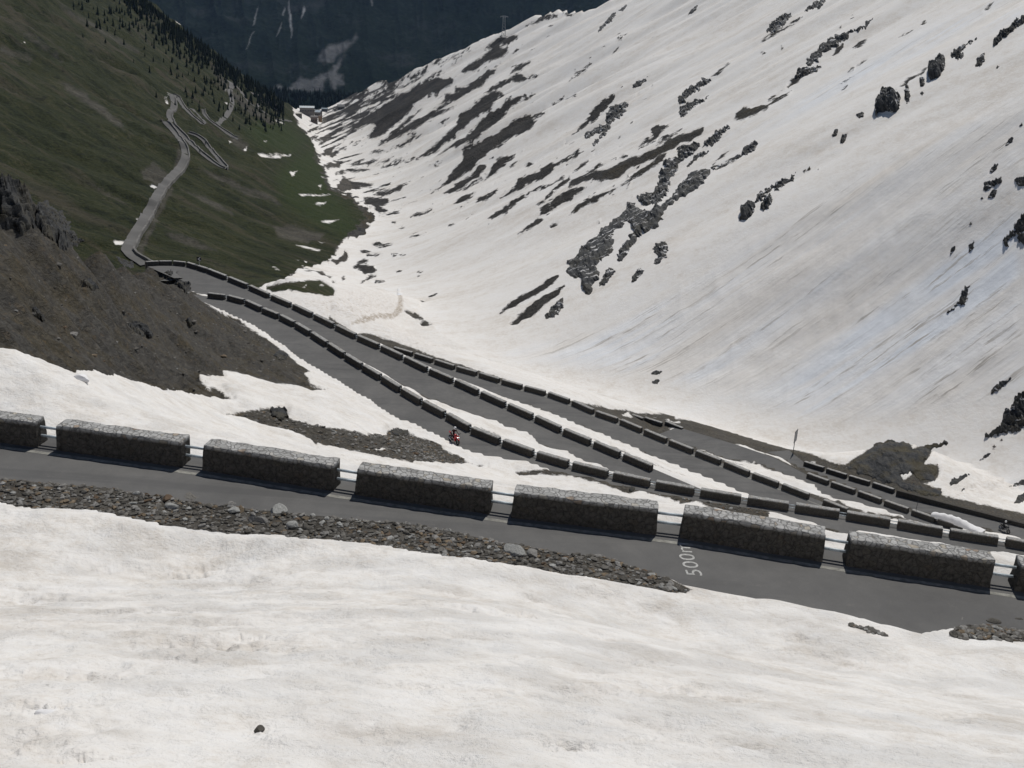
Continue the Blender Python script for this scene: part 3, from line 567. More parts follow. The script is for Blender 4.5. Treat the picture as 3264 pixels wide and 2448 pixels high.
for k in (6, 5, 4, 3, 2, 1):
    rd = RD[k]
    S, T, Zl = line_coords(rd['line'], XH, YH)
    tin = np.interp(S, *rd['ts'])
    endl = np.linalg.norm(np.diff(rd['line'][:, :2], axis=0), axis=1).sum()
    tin = tin + (fbm(S / 2.2, S * 0 + k, 3, 5) * 0.25)
    up = T - tin; dn = -T - 0.95
    okk = (S > 0.01) & (S < endl - 0.01)
    zc = Zt[hm]
    mu = okk & (up > 0) & (up < 3.0)
    w_ = sstep(0.25, 3.0, up)
    rise = 0.30 * sstep(0, 0.35, up) - 0.12
    zc = np.where(mu, (Zl + rise) * (1 - w_) + np.maximum(zc, Zl - 0.4 if k > 1 else zc) * w_, zc)
    md = okk & (dn > 0) & (dn < 3.0)
    w_ = sstep(0, 3.0, dn)
    zc = np.where(md, (Zl - 0.15) * (1 - w_) + np.minimum(zc, Zl + 0.3) * w_, zc)
    fl = okk & (up <= 0) & (dn <= 0)
    zc = np.where(fl, Zl - 0.16, zc)
    Zt[hm] = zc
for k in (6, 5, 4, 3, 2, 1):      # flats again so that no neighbour's bank spills over a road
    rd = RD[k]
    S, T, Zl = line_coords(rd['line'], XH, YH)
    tin = np.interp(S, *rd['ts']) + (fbm(S / 2.2, S * 0 + k, 3, 5) * 0.25)
    endl = np.linalg.norm(np.diff(rd['line'][:, :2], axis=0), axis=1).sum()
    fl = (S > 0.01) & (S < endl - 0.01) & (T <= tin) & (T >= -0.95)
    if k in (2, 3): fl &= ~((Zt[hm] > Zl + 2.0))
    Zt[hm] = np.where(fl, Zl - 0.16, Zt[hm])
ZG = Zt.reshape(NC, NR)
QG = ZG / rr[None, :]

def surf_z(x, y):
    """height of the terrain under world points"""
    x = np.asarray(x, float); y = np.asarray(y, float)
    a = np.arctan2(x, y); r = np.hypot(x, y)
    ci = np.interp(a, az, np.arange(NC)); ri = np.interp(np.log(np.maximum(r, 1.3)), np.log(rr), np.arange(NR))
    c0 = np.clip(np.floor(ci).astype(int), 0, NC - 2); r0 = np.clip(np.floor(ri).astype(int), 0, NR - 2)
    fc = ci - c0; fr = ri - r0
    return (ZG[c0, r0] * (1 - fc) + ZG[c0 + 1, r0] * fc) * (1 - fr) + (ZG[c0, r0 + 1] * (1 - fc) + ZG[c0 + 1, r0 + 1] * fc) * fr

def hit(px, py, rmin=0.0):
    """where the sight line through a photo pixel meets the terrain"""
    d = rays(np.atleast_1d(px), np.atleast_1d(py))
    h = np.hypot(d[:, 0], d[:, 1]); q = d[:, 2] / h; a = np.arctan2(d[:, 0], d[:, 1])
    ci = np.interp(a, az, np.arange(NC)); c0 = np.clip(np.floor(ci).astype(int), 0, NC - 2); fc = (ci - c0)[:, None]
    out = np.zeros((len(q), 3))
    for s in range(0, len(q), 4000):
        e = slice(s, s + 4000)
        Q = QG[c0[e]] * (1 - fc[e]) + QG[c0[e] + 1] * fc[e]
        m = (Q >= q[e][:, None]) & (rr[None, :] >= rmin)
        i = np.where(m.any(1), m.argmax(1), NR - 1); i = np.maximum(i, 1)
        ar = np.arange(len(i)); q1 = Q[ar, i]; q0 = Q[ar, i - 1]
        f = np.clip((q[e] - q0) / np.where(np.abs(q1 - q0) < 1e-9, 1, q1 - q0), 0, 1)
        r = rr[i - 1] + (rr[i] - rr[i - 1]) * f
        out[e] = d[e] / h[e][:, None] * r[:, None]
    return out

# ------------------------------------------------------------------ materials
def new_mat(name):
    m = bpy.data.materials.new(name); m.use_nodes = True
    nt = m.node_tree
    b = nt.nodes["Principled BSDF"]
    return m, nt, b
class NT:
    def __init__(s, nt): s.nt = nt; s.n = nt.nodes; s.l = nt.links
    def lk(s, a, b): s.l.new(a, b)
    def attr(s, name):
        n = s.n.new("ShaderNodeAttribute"); n.attribute_name = name; return n.outputs['Fac']
    def coord(s, which='Object'):
        return s.n.new("ShaderNodeTexCoord").outputs[which]
    def mapping(s, vec, scale=(1, 1, 1), rot=(0, 0, 0)):
        n = s.n.new("ShaderNodeMapping"); n.inputs['Scale'].default_value = scale; n.inputs['Rotation'].default_value = rot; s.lk(vec, n.inputs['Vector']); return n.outputs[0]
    def noise(s, vec, scale, detail=4, rough=0.55, dist=0.0):
        n = s.n.new("ShaderNodeTexNoise"); n.inputs['Scale'].default_value = scale; n.inputs['Detail'].default_value = detail; n.inputs['Roughness'].default_value = rough; n.inputs['Distortion'].default_value = dist
        s.lk(vec, n.inputs['Vector']); return n.outputs['Fac']
    def voro(s, vec, scale, feature='F1', out='Distance', rnd=1.0):
        n = s.n.new("ShaderNodeTexVoronoi"); n.feature = feature; n.inputs['Scale'].default_value = scale; n.inputs['Randomness'].default_value = rnd
        s.lk(vec, n.inputs['Vector']); return n.outputs[out]
    def ramp(s, fac, stops):
        n = s.n.new("ShaderNodeValToRGB"); e = n.color_ramp.elements
        while len(e) < len(stops): e.new(0.5)
        for i, (p, c) in enumerate(stops):
            e[i].position = p; e[i].color = (c[0], c[1], c[2], 1)
        s.lk(fac, n.inputs[0]); return n.outputs[0]
    def mix(s, fac, a, b, mode='MIX'):
        n = s.n.new("ShaderNodeMix"); n.data_type = 'RGBA'; n.blend_type = mode
        for sock, v in ((n.inputs[0], fac), (n.inputs[6], a), (n.inputs[7], b)):
            if isinstance(v, (int, float)): sock.default_value = v
            elif isinstance(v, tuple): sock.default_value = (v[0], v[1], v[2], 1)
            else: s.lk(v, sock)
        return n.outputs[2]
    def math(s, op, a, b=0.0, c=0.0, clamp=False):
        n = s.n.new("ShaderNodeMath"); n.operation = op; n.use_clamp = clamp
        for i, v in enumerate((a, b, c)):
            if isinstance(v, (int, float)): n.inputs[i].default_value = v
            else: s.lk(v, n.inputs[i])
        return n.outputs[0]
    def maprange(s, v, a, b, c=0.0, d=1.0):
        n = s.n.new("ShaderNodeMapRange"); s.lk(v, n.inputs[0]); n.inputs[1].default_value = a; n.inputs[2].default_value = b; n.inputs[3].default_value = c; n.inputs[4].default_value = d
        return n.outputs[0]
    def bump(s, h, strength=0.4, dist=0.1, normal=None):
        n = s.n.new("ShaderNodeBump"); n.inputs['Strength'].default_value = strength; n.inputs['Distance'].default_value = dist; s.lk(h, n.inputs['Height'])
        if normal is not None: s.lk(normal, n.inputs['Normal'])
        return n.outputs[0]

def terrain_material(name, sc, dist, near=False, fall=False):
    m, nt, b = new_mat(name); N = NT(nt)
    co = N.coord('Object')
    b.inputs['Specular IOR Level'].default_value = 0.15
    # snow / bare threshold
    en = N.noise(co, sc * 2.2, 6, 0.65)
    snow_v = N.math('ADD', N.attr('snow'), N.math('MULTIPLY', N.math('SUBTRACT', en, 0.5), 8.0 if fall else 4.0))
    mask = N.maprange(snow_v, -0.45, 0.45)
    # snow colour: beige melt dust over white
    d1 = N.noise(N.mapping(co, (0.35, 1, 1)) if fall else co, sc * 0.35, 5, 0.6, 0.6)
    d2 = N.noise(co, sc * 2.0, 5, 0.7)
    d3 = N.noise(co, sc * 11.0, 4, 0.75)
    dust = N.math('ADD', N.math('ADD', N.math('MULTIPLY', d1, 0.36), N.math('MULTIPLY', d2, 0.34)), N.math('MULTIPLY', d3, 0.30))
    sc_col = N.ramp(dust, [(0.37, (0.80, 0.79, 0.77)), (0.50, (0.765, 0.74, 0.70)), (0.61, (0.655, 0.61, 0.55))])
    av = N.attr('aval')
    if fall:
        stv = N.mapping(N.mapping(co, (1, 1, 1), (0, 0, math.radians(-20))), (0.055, 1.0, 0.10))
        s1 = N.noise(stv, sc * 2.6, 6, 0.62, 0.25); s2 = N.noise(stv, sc * 11.0, 4, 0.7)
        s3 = N.noise(stv, sc * 0.9, 4, 0.55, 0.2)
        stc = N.ramp(s3, [(0.38, (0.745, 0.775, 0.81)), (0.47, (0.785, 0.78, 0.77)), (0.57, (0.77, 0.742, 0.70)), (0.68, (0.725, 0.68, 0.62))])
        scr = N.math('MULTIPLY', N.maprange(s2, 0.54, 0.62), N.maprange(s1, 0.47, 0.57))
        stc = N.mix(N.math('MULTIPLY', scr, 0.85), stc, (0.38, 0.35, 0.31))
        fade = N.noise(co, sc * 0.22, 3, 0.5)
        sc_col = N.mix(N.math('MULTIPLY', av, N.math('MULTIPLY', N.maprange(fade, 0.34, 0.52), 0.95)), sc_col, stc)
    else:
        s1 = N.noise(co, sc * 1.6, 6, 0.7)
        brim = N.math('MULTIPLY', N.maprange(av, 1.05, 1.6), N.maprange(d2, 0.40, 0.56))
        sc_col = N.mix(N.math('MULTIPLY', av, 0.8, clamp=True), sc_col, N.ramp(s1, [(0.35, (0.78, 0.77, 0.76)), (0.52, (0.70, 0.66, 0.61)), (0.66, (0.46, 0.41, 0.35))]))
        sc_col = N.mix(N.math('MULTIPLY', brim, 0.8), sc_col, (0.30, 0.24, 0.17))
    # bare ground: earth/gravel, rock, grass
    g1 = N.noise(co, sc * 0.6, 5, 0.6); g2 = N.noise(co, sc * 6.0, 5, 0.75); g3 = N.voro(co, sc * (5.0 if near else 9.0), 'F1', 'Color')
    gv = N.n.new("ShaderNodeSeparateColor"); N.lk(g3, gv.inputs[0])
    earth = N.ramp(N.math('ADD', N.math('MULTIPLY', g1, 0.45), N.math('MULTIPLY', g2, 0.55)), [(0.34, (0.035, 0.033, 0.03)), (0.5, (0.085, 0.078, 0.066)), (0.66, (0.17, 0.155, 0.13))])
    if fall: earth = N.mix(1.0, earth, (0.56, 0.57, 0.60), 'MULTIPLY')
    if near: earth = N.mix(0.55, earth, N.ramp(gv.outputs[0], [(0.0, (0.04, 0.036, 0.030)), (0.5, (0.085, 0.078, 0.066)), (0.9, (0.15, 0.14, 0.125)), (1.0, (0.16, 0.11, 0.06))]))
    rk_n = N.noise(N.mapping(co, (1, 0.5, 1.6)), sc * 3.0, 7, 0.7, 0.8)
    rockc = N.ramp(rk_n, [(0.30, (0.018, 0.018, 0.018)), (0.48, (0.050, 0.049, 0.046)), (0.62, (0.092, 0.088, 0.080)), (0.75, (0.16, 0.155, 0.145))])
    moss = N.noise(co, sc * 0.28, 4, 0.6)
    mo2 = N.noise(N.mapping(co, (0.5, 1, 1)), sc * 0.9, 5, 0.7)
    rockc = N.mix(N.math('MULTIPLY', N.maprange(N.math('ADD', N.math('MULTIPLY', moss, .55), N.math('MULTIPLY', mo2, .45)), 0.47, 0.58), 0.75), rockc, N.ramp(g2, [(0.3, (0.028, 0.024, 0.010)), (0.55, (0.075, 0.058, 0.024)), (0.72, (0.15, 0.10, 0.042))]))
    bare_c = N.mix(N.attr('rock'), earth, rockc)
    # grass in streaks down the slope
    gs = N.mapping(N.mapping(co, (1, 1, 1), (0, 0, math.radians(32))), (0.13, 1.0, 0.3))
    q1 = N.noise(gs, sc * 1.8, 7, 0.72, 0.5); q2 = N.noise(co, sc * 7.0, 6, 0.8); q3 = N.noise(gs, sc * 0.5, 5, 0.65, 0.4); q4 = N.noise(co, sc * 1.6, 5, 0.75)
    gr = N.ramp(N.math('ADD', N.math('MULTIPLY', q1, 0.55), N.math('MULTIPLY', q2, 0.45)), [(0.36, (0.008, 0.011, 0.006)), (0.45, (0.021, 0.027, 0.010)), (0.53, (0.038, 0.043, 0.016)), (0.60, (0.058, 0.057, 0.028)), (0.68, (0.115, 0.105, 0.080))])
    gr = N.mix(N.math('MULTIPLY', N.maprange(q3, 0.53, 0.63), 0.65), gr, (0.080, 0.069, 0.048))
    gr = N.mix(N.math('MULTIPLY', N.maprange(q4, 0.56, 0.64), 0.7), gr, (0.010, 0.014, 0.007))
    gr = N.mix(N.attr('rock'), gr, N.ramp(q2, [(0.35, (0.018, 0.030, 0.008)), (0.65, (0.048, 0.068, 0.018))]))
    bare_c = N.mix(N.attr('grass'), bare_c, gr)
    col = N.mix(mask, bare_c, sc_col)
    N.lk(col, b.inputs['Base Color'])
    b.inputs['Roughness'].default_value = 0.92
    # relief
    hb = N.math('ADD', N.math('MULTIPLY', N.noise(co, sc * 4.0, 6, 0.7), 0.6), N.math('MULTIPLY', rk_n, 0.8))
    hs = N.math('ADD', N.math('MULTIPLY', N.noise(co, sc * 2.6, 6, 0.62), 0.7), N.math('MULTIPLY', N.math('MULTIPLY', N.noise(co, sc * 12.0, 5, 0.7), N.maprange(N.noise(co, sc * 0.8, 3, 0.5), 0.40, 0.62, 0.15, 1.0)), 0.5))
    if fall: hs = N.math('ADD', N.math('MULTIPLY', hs, 0.35), N.math('MULTIPLY', N.math('MULTIPLY', s1, av), 0.55))
    hh = N.n.new("ShaderNodeMix"); hh.data_type = 'FLOAT'
    N.lk(mask, hh.inputs[0]); N.lk(hb, hh.inputs[2]); N.lk(N.math('MULTIPLY', hs, 0.5 if near else 0.22), hh.inputs[3])
    N.lk(N.bump(hh.outputs[0], 0.7, dist), b.inputs['Normal'])
    return m

M_HEAD = terrain_material("snow_and_scree", 0.9, 0.5, near=True)
M_RIGHT = terrain_material("mountain_snow", 0.11, 4.0, fall=True)
M_LEFT = terrain_material("alpine_grass", 0.10, 5.0)

def simple_mat(name, col, rough=0.6, metal=0.0, noise=None, spec=0.3):
    m, nt, b = new_mat(name); N = NT(nt)
    b.inputs['Roughness'].default_value = rough; b.inputs['Metallic'].default_value = metal; b.inputs['Specular IOR Level'].default_value = spec
    if noise:
        s, amp = noise
        f = N.noise(N.coord('Object'), s, 4, 0.6)
        lo = tuple(c * (1 - amp) for c in col); hi = tuple(min(1, c * (1 + amp)) for c in col)
        N.lk(N.ramp(f, [(0.3, lo), (0.7, hi)]), b.inputs['Base Color'])
    else:
        b.inputs['Base Color'].default_value = (*col, 1)
    return m

def asphalt_mat():
    m, nt, b = new_mat("asphalt"); N = NT(nt); co = N.coord('Object')
    f1 = N.noise(co, 0.25, 4, 0.6, 0.4); f2 = N.noise(co, 38.0, 3, 0.8); f3 = N.noise(N.mapping(co, (1, 1, 1)), 1.7, 5, 0.65)
    v = N.math('ADD', N.math('ADD', N.math('MULTIPLY', f1, 0.45), N.math('MULTIPLY', f2, 0.30)), N.math('MULTIPLY', f3, 0.25))
    c = N.ramp(v, [(0.34, (0.100, 0.098, 0.096)), (0.5, (0.128, 0.126, 0.122)), (0.66, (0.165, 0.161, 0.154))])
    wet = N.noise(N.mapping(co, (0.07, 0.9, 0.9)), 0.9, 5, 0.65, 0.6); c = N.mix(N.math('MULTIPLY', N.maprange(wet, 0.52, 0.66), 0.38), c, (0.070, 0.070, 0.072))
    c = N.mix(N.math('MULTIPLY', N.maprange(N.noise(co, 3.5, 6, 0.75), 0.60, 0.70), 0.35), c, (0.19, 0.18, 0.165))
    N.lk(c, b.inputs['Base Color']); b.inputs['Roughness'].default_value = 0.9; b.inputs['Specular IOR Level'].default_value = 0.2
    N.lk(N.bump(f2, 0.35, 0.01), b.inputs['Normal'])
    return m
M_ASPH = asphalt_mat()

def masonry_mat():
    m, nt, b = new_mat("rubble_masonry"); N = NT(nt)
    co = N.coord('Object')
    oi = N.n.new("ShaderNodeObjectInfo")
    ad = N.n.new("ShaderNodeVectorMath"); ad.operation = 'ADD'; N.lk(co, ad.inputs[0])
    cb = N.n.new("ShaderNodeCombineXYZ"); N.lk(N.math('MULTIPLY', oi.outputs['Random'], 40.0), cb.inputs[0]); N.lk(cb.outputs[0], ad.inputs[1])
    co2 = ad.outputs[0]
    wob = N.n.new('ShaderNodeVectorMath'); wob.operation = 'ADD'; wn_ = N.n.new('ShaderNodeTexNoise'); wn_.inputs['Scale'].default_value = 3.0; N.lk(co2, wn_.inputs['Vector']); wsc = N.n.new('ShaderNodeVectorMath'); wsc.operation = 'SCALE'; wsc.inputs['Scale'].default_value = 0.22; N.lk(wn_.outputs['Color'], wsc.inputs[0]); N.lk(co2, wob.inputs[0]); N.lk(wsc.outputs[0], wob.inputs[1]); cw = wob.outputs[0]
    edge = N.voro(cw, 5.6, 'DISTANCE_TO_EDGE'); cell = N.voro(cw, 5.6, 'F1', 'Color')
    sp_ = N.n.new("ShaderNodeSeparateColor"); N.lk(cell, sp_.inputs[0])
    stone = N.ramp(sp_.outputs[0], [(0.0, (0.34, 0.34, 0.33)), (0.45, (0.46, 0.455, 0.44)), (0.86, (0.56, 0.555, 0.54)), (0.96, (0.47, 0.41, 0.31)), (1.0, (0.36, 0.23, 0.14))])
    fine = N.noise(co2, 14.0, 6, 0.75)
    stone = N.mix(0.45, stone, N.ramp(fine, [(0.3, (0.15, 0.15, 0.142)), (0.7, (0.50, 0.49, 0.465))]))
    joint = N.maprange(edge, 0.02, 0.08)
    c = N.mix(joint, N.ramp(fine, [(0.3, (0.16, 0.157, 0.15)), (0.7, (0.30, 0.295, 0.28))]), stone)
    st = N.noise(co2, 1.3, 5, 0.65)
    c = N.mix(N.math('MULTIPLY', N.maprange(st, 0.56, 0.68), 0.45), c, (0.08, 0.072, 0.062))
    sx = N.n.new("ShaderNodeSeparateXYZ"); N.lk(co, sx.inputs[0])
    low = N.maprange(sx.outputs['Z'], 0.76, 0.66, 0.0, 1.0)          # shade painted into the faces' colour over dark mottled stain, coping left light
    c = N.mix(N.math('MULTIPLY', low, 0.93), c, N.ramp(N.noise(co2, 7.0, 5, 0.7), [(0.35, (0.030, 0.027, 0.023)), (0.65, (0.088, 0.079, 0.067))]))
    N.lk(c, b.inputs['Base Color']); b.inputs['Roughness'].default_value = 0.92; b.inputs['Specular IOR Level'].default_value = 0.15
    h = N.math('ADD', N.math('MULTIPLY', joint, 0.5), N.math('MULTIPLY', fine, 0.5))
    N.lk(N.bump(h, 0.9, 0.05), b.inputs['Normal'])
    return m
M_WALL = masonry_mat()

def rock_mat(name, sc, dark=1.0, moss=0.45, snowy=False):
    m, nt, b = new_mat(name); N = NT(nt); co = N.coord('Object')
    a = N.noise(N.mapping(co, (1, 0.6, 1.8)), sc, 8, 0.72, 1.0); f = N.noise(co, sc * 6, 5, 0.7); mo = N.noise(co, sc * 0.4, 3, 0.6)
    c = N.ramp(N.math('ADD', N.math('MULTIPLY', a, 0.7), N.math('MULTIPLY', f, 0.3)), [(0.33, (0.022 * dark, 0.024 * dark, 0.027 * dark)), (0.48, (0.06 * dark, 0.062 * dark, 0.064 * dark)), (0.6, (0.115 * dark, 0.114 * dark, 0.108 * dark)), (0.74, (0.20 * dark, 0.195 * dark, 0.185 * dark))])
    c = N.mix(N.math('MULTIPLY', N.maprange(mo, 0.45, 0.62), moss), c, N.ramp(f, [(0.35, (0.035, 0.030, 0.016)), (0.65, (0.11, 0.092, 0.052))]))
    if snowy:
        sn_ = N.noise(N.mapping(co, (0.25, 0.8, 0.8)), sc * 1.5, 6, 0.7, 0.4)
        c = N.mix(N.maprange(sn_, 0.585, 0.60), c, (0.70, 0.69, 0.68))
    N.lk(c, b.inputs['Base Color']); b.inputs['Roughness'].default_value = 0.9; b.inputs['Specular IOR Level'].default_value = 0.2
    N.lk(N.bump(a, 0.9, 1.0 / sc * 0.25), b.inputs['Normal'])
    return m
M_ROCK_FAR = rock_mat("dark_mountain_rock", 0.45, 1.0, 0.3, True)
M_ROCK_NEAR = rock_mat("spur_rock", 1.5, 0.70)
M_ROCK_KNOB = rock_mat("mossy_knob_rock", 0.7, 0.72, moss=0.7)
M_STONE = rock_mat("loose_stone", 5.0, 1.5)

# ------------------------------------------------------------------ terrain meshes (shared grid, split by region)
ci, ri = np.meshgrid(np.arange(NC - 1), np.arange(NR - 1), indexing='ij')
v00 = (ci * NR + ri).ravel()
quads = np.stack([v00, v00 + NR, v00 + NR + 1, v00 + 1], 1)
head_g = is_head.reshape(NC, NR); right_g = ((dval > 0) & ~is_head).reshape(NC, NR)
region = np.where(head_g, 0, np.where(right_g, 1, 2)).ravel()
freg = region[quads].min(1)
PT = np.stack([X, Y, Zt], 1)
SN = np.clip(snow / 3.19, -20, 20)
for k, nm, mat in ((0, 'ground', M_HEAD), (1, 'mountainside', M_RIGHT), (2, 'hillside', M_LEFT)):
    Fk = quads[freg == k]
    used = np.unique(Fk); remap = np.zeros(len(X), np.int64); remap[used] = np.arange(len(used))
    me = mesh_np(nm, PT[used], remap[Fk])
    for an, arr in (('snow', SN), ('grass', grass), ('rock', rock), ('aval', aval)):
        add_attr(me, an, arr[used])
    tag(link_obj(nm, me, mat), kind='structure')

# ------------------------------------------------------------------ roads
def sample_line(L, step):
    acc = np.concatenate([[0], np.cumsum(np.linalg.norm(np.diff(L[:, :2], axis=0), axis=1))])
    s = np.linspace(0, acc[-1], max(2, int(acc[-1] / step)))
    P = np.stack([np.interp(s, acc, L[:, i]) for i in range(3)], 1)
    D = np.gradient(P[:, :2], axis=0); 
    for _ in range(2):
        D[1:-1] = (D[:-2] + 2 * D[1:-1] + D[2:]) / 4
    D /= np.linalg.norm(D, axis=1)[:, None]
    Nn = np.stack([D[:, 1], -D[:, 0]], 1)
    return s, P, D, Nn
def ribbon(name, L, t0, t1, dz, mat, step=1.0, nt_=6):
    s, P, D, Nn = sample_line(L, step)
    t0 = np.broadcast_to(t0(s) if callable(t0) else t0, s.shape); t1 = np.broadcast_to(t1(s) if callable(t1) else t1, s.shape)
    V = []
    for j in range(nt_):
        t = t0 + (t1 - t0) * j / (nt_ - 1)
        V.append(np.stack([P[:, 0] + Nn[:, 0] * t, P[:, 1] + Nn[:, 1] * t, P[:, 2] + dz], 1))
    V = np.stack(V, 1).reshape(-1, 3)
    n = len(s); i, j = np.meshgrid(np.arange(n - 1), np.arange(nt_ - 1), indexing='ij'); a = (i * nt_ + j).ravel()
    F = np.stack([a, a + 1, a + nt_ + 1, a + nt_], 1)
    me = mesh_np(name, V, F[:, ::-1])
    return tag(link_obj(name, me, mat), kind='structure')
for k, rd in RD.items():
    ribbon('road', rd['line'], -0.9, (lambda s, rd=rd: np.interp(s, *rd['ts']) + (2.0 if k > 1 else 1.2)), 0.0, M_ASPH)
M_LINE = simple_mat("worn_road_paint", (0.24, 0.235, 0.21), 0.85, noise=(6.0, 0.35))
ribbon('road_line', RD[1]['line'], 0.24, 0.39, 0.005, M_LINE, 1.0, 2)
ribbon('road_line', RD[4]['line'], 0.14, 0.30, 0.005, M_LINE, 1.0, 2)
#@@OBJECTS@@
# ------------------------------------------------------------------ far mountain across the valley, forest at its foot
NA2, NR2 = 900, 620
az2 = np.radians(np.linspace(-30, 14, NA2)); r2 = np.exp(np.linspace(math.log(2000), math.log(7500), NR2))
A2, R2 = np.meshgrid(az2, r2, indexing='ij')
X2 = np.sin(A2) * R2; Y2 = np.cos(A2) * R2
qr = np.interp(R2, [2000, 2150, 2350, 2520, 2680, 2950, 3200, 3700, 4300, 5500, 7500], [-.150, -.118, -.104, -.093, -.125, -.110, -.094, -.055, -.005, .09, .10])
bowl = np.exp(-((np.degrees(A2) + 10.5) / 5.0) ** 2)
qr = qr + (1 - bowl) * np.interp(R2, [2000, 2500, 2800, 3200, 3600], [0, .004, .03, .02, 0])
far_rib = ridged(np.degrees(A2) / 2.6 + R2 / 9000, R2 / 1500, 4, 201)
Z2_ = qr * R2 + (far_rib - 0.5) * np.interp(R2, [2000, 2600, 3400, 5000], [8, 12, 40, 80]) + fbm(X2 / 120, Y2 / 120, 4, 203) * np.interp(R2, [2000, 3000, 5000], [6, 14, 30])
V2 = np.stack([X2, Y2, Z2_], 2).reshape(-1, 3)
i, j = np.meshgrid(np.arange(NA2 - 1), np.arange(NR2 - 1), indexing='ij'); a = (i * NR2 + j).ravel()
me = mesh_np('mountain', V2, np.stack([a, a + NR2, a + NR2 + 1, a + 1], 1))
mx, my = project(V2); rv = np.hypot(V2[:, 0], V2[:, 1])
VIEW['E'] = (400, 0, 3.16)
scree = np.full(len(V2), -64.0); strk = np.full(len(V2), -64.0)
bx = mx + fbm(mx / 14, my / 14, 3, 5) * 7; by = my + fbm(mx / 14 + 9, my / 14, 3, 6) * 7
for p in ([(1490,900),(1510,860),(1560,850),(1580,880),(1640,890),(1720,810),(1780,765),(1820,790),(1860,800),(1990,740),(2080,690),(2120,640),(2180,560),(2212,540),(2190,620),(2130,720),(2180,760),(2212,860),(2130,880),(2110,930),(2070,880),(2050,800),(2010,830),(1990,930),(1800,920),(1640,910)],
          [(1930,620),(1980,500),(2100,440),(2212,420),(2280,400),(2330,330),(2350,380),(2260,470),(2212,520),(2150,560),(2080,620),(1990,640)]):
    scree = np.maximum(scree, poly_sd(tr('E', p), bx, by, 64))
for p in ([(1335,70),(1322,120),(1300,240),(1285,262),(1308,140)], [(1292,318),(1272,350),(1240,440),(1222,492),(1256,380)], [(1605,75),(1585,150),(1592,155),(1612,100)], [(1578,222),(1540,310),(1515,365),(1552,310)],
          [(1640,10),(1646,140),(1648,200),(1668,300),(1668,390),(1682,280),(1672,180),(1655,100)], [(1800,60),(1770,180),(1776,190),(1815,100)], [(2470,0),(2480,60),(2490,60),(2485,0)]):
    strk = np.maximum(strk, poly_sd(tr('E', p), mx + (bx - mx) * .4, my, 64) + 1.6)
vis = rv > 2650
add_attr(me, 'scree', np.where(vis, np.clip(scree / 10 + 0.35, 0, 1), 0)); add_attr(me, 'streak', np.where(rv > 3000, np.clip(strk / 4, 0, 1), 0))
m, nt, b = new_mat("mountain_forest"); N = NT(nt); co = N.coord('Object')
n1 = N.noise(co, 0.06, 4, 0.7); n2 = N.noise(co, 0.006, 5, 0.6); n3 = N.noise(N.mapping(co, (1, .4, .3)), 0.02, 5, 0.65)
c = N.ramp(N.math('ADD', N.math('MULTIPLY', n1, 0.6), N.math('MULTIPLY', n2, 0.4)), [(0.36, (0.005, 0.009, 0.007)), (0.5, (0.010, 0.016, 0.012)), (0.64, (0.024, 0.031, 0.026))])
rocky = N.ramp(n3, [(0.4, (0.014, 0.017, 0.019)), (0.6, (0.040, 0.043, 0.045))])
c = N.mix(N.math('MULTIPLY', N.maprange(n2, 0.55, 0.66), 0.6), c, rocky)
c = N.mix(N.attr('scree'), c, N.ramp(n3, [(0.35, (0.06, 0.065, 0.068)), (0.65, (0.125, 0.128, 0.13))]))
c = N.mix(N.attr('streak'), c, (0.24, 0.25, 0.26))
N.lk(c, b.inputs['Base Color']); b.inputs['Roughness'].default_value = 1.0; b.inputs['Specular IOR Level'].default_value = 0.0
N.lk(N.bump(n1, 0.8, 12.0), b.inputs['Normal'])
tag(link_obj('mountain', me, m), kind='structure')

def cone_tree(h, w, tiers, sides, seed, ragged=0.25):
    rg = random.Random(seed); V = []; F = []
    for t in range(tiers):
        z0 = h * (0.10 + 0.78 * t / tiers); z1 = min(h, z0 + h * (0.9 / tiers + 0.16))
        rad = w * 0.5 * (1 - t / (tiers + 0.35))
        b0 = len(V)
        for s in range(sides):
            an = 2 * math.pi * (s + 0.5 * (t % 2)) / sides
            rr_ = rad * (1 + rg.uniform(-ragged, ragged)) * (1.0 if s % 2 else 0.78)
            V.append((math.cos(an) * rr_, math.sin(an) * rr_, z0 + rg.uniform(-.04, .03) * h))
        V.append((rg.uniform(-.02, .02) * w, rg.uniform(-.02, .02) * w, z1))
        for s in range(sides): F.append((b0 + s, b0 + (s + 1) % sides, b0 + sides))
        F.append(tuple(b0 + s for s in reversed(range(sides))))
    return V, F
M_CON = simple_mat("conifer_needles", (0.020, 0.027, 0.014), 0.95, noise=(0.6, 0.5), spec=0.05)
M_BARK = simple_mat("bark", (0.06, 0.045, 0.035), 0.95)
def far_z(x, y):
    a = np.arctan2(x, y); r = np.hypot(x, y)
    ii = np.clip(np.interp(a, az2, np.arange(NA2)).astype(int), 0, NA2 - 1); jj = np.clip(np.interp(np.log(r), np.log(r2), np.arange(NR2)).astype(int), 0, NR2 - 1)
    return Z2_[ii, jj]
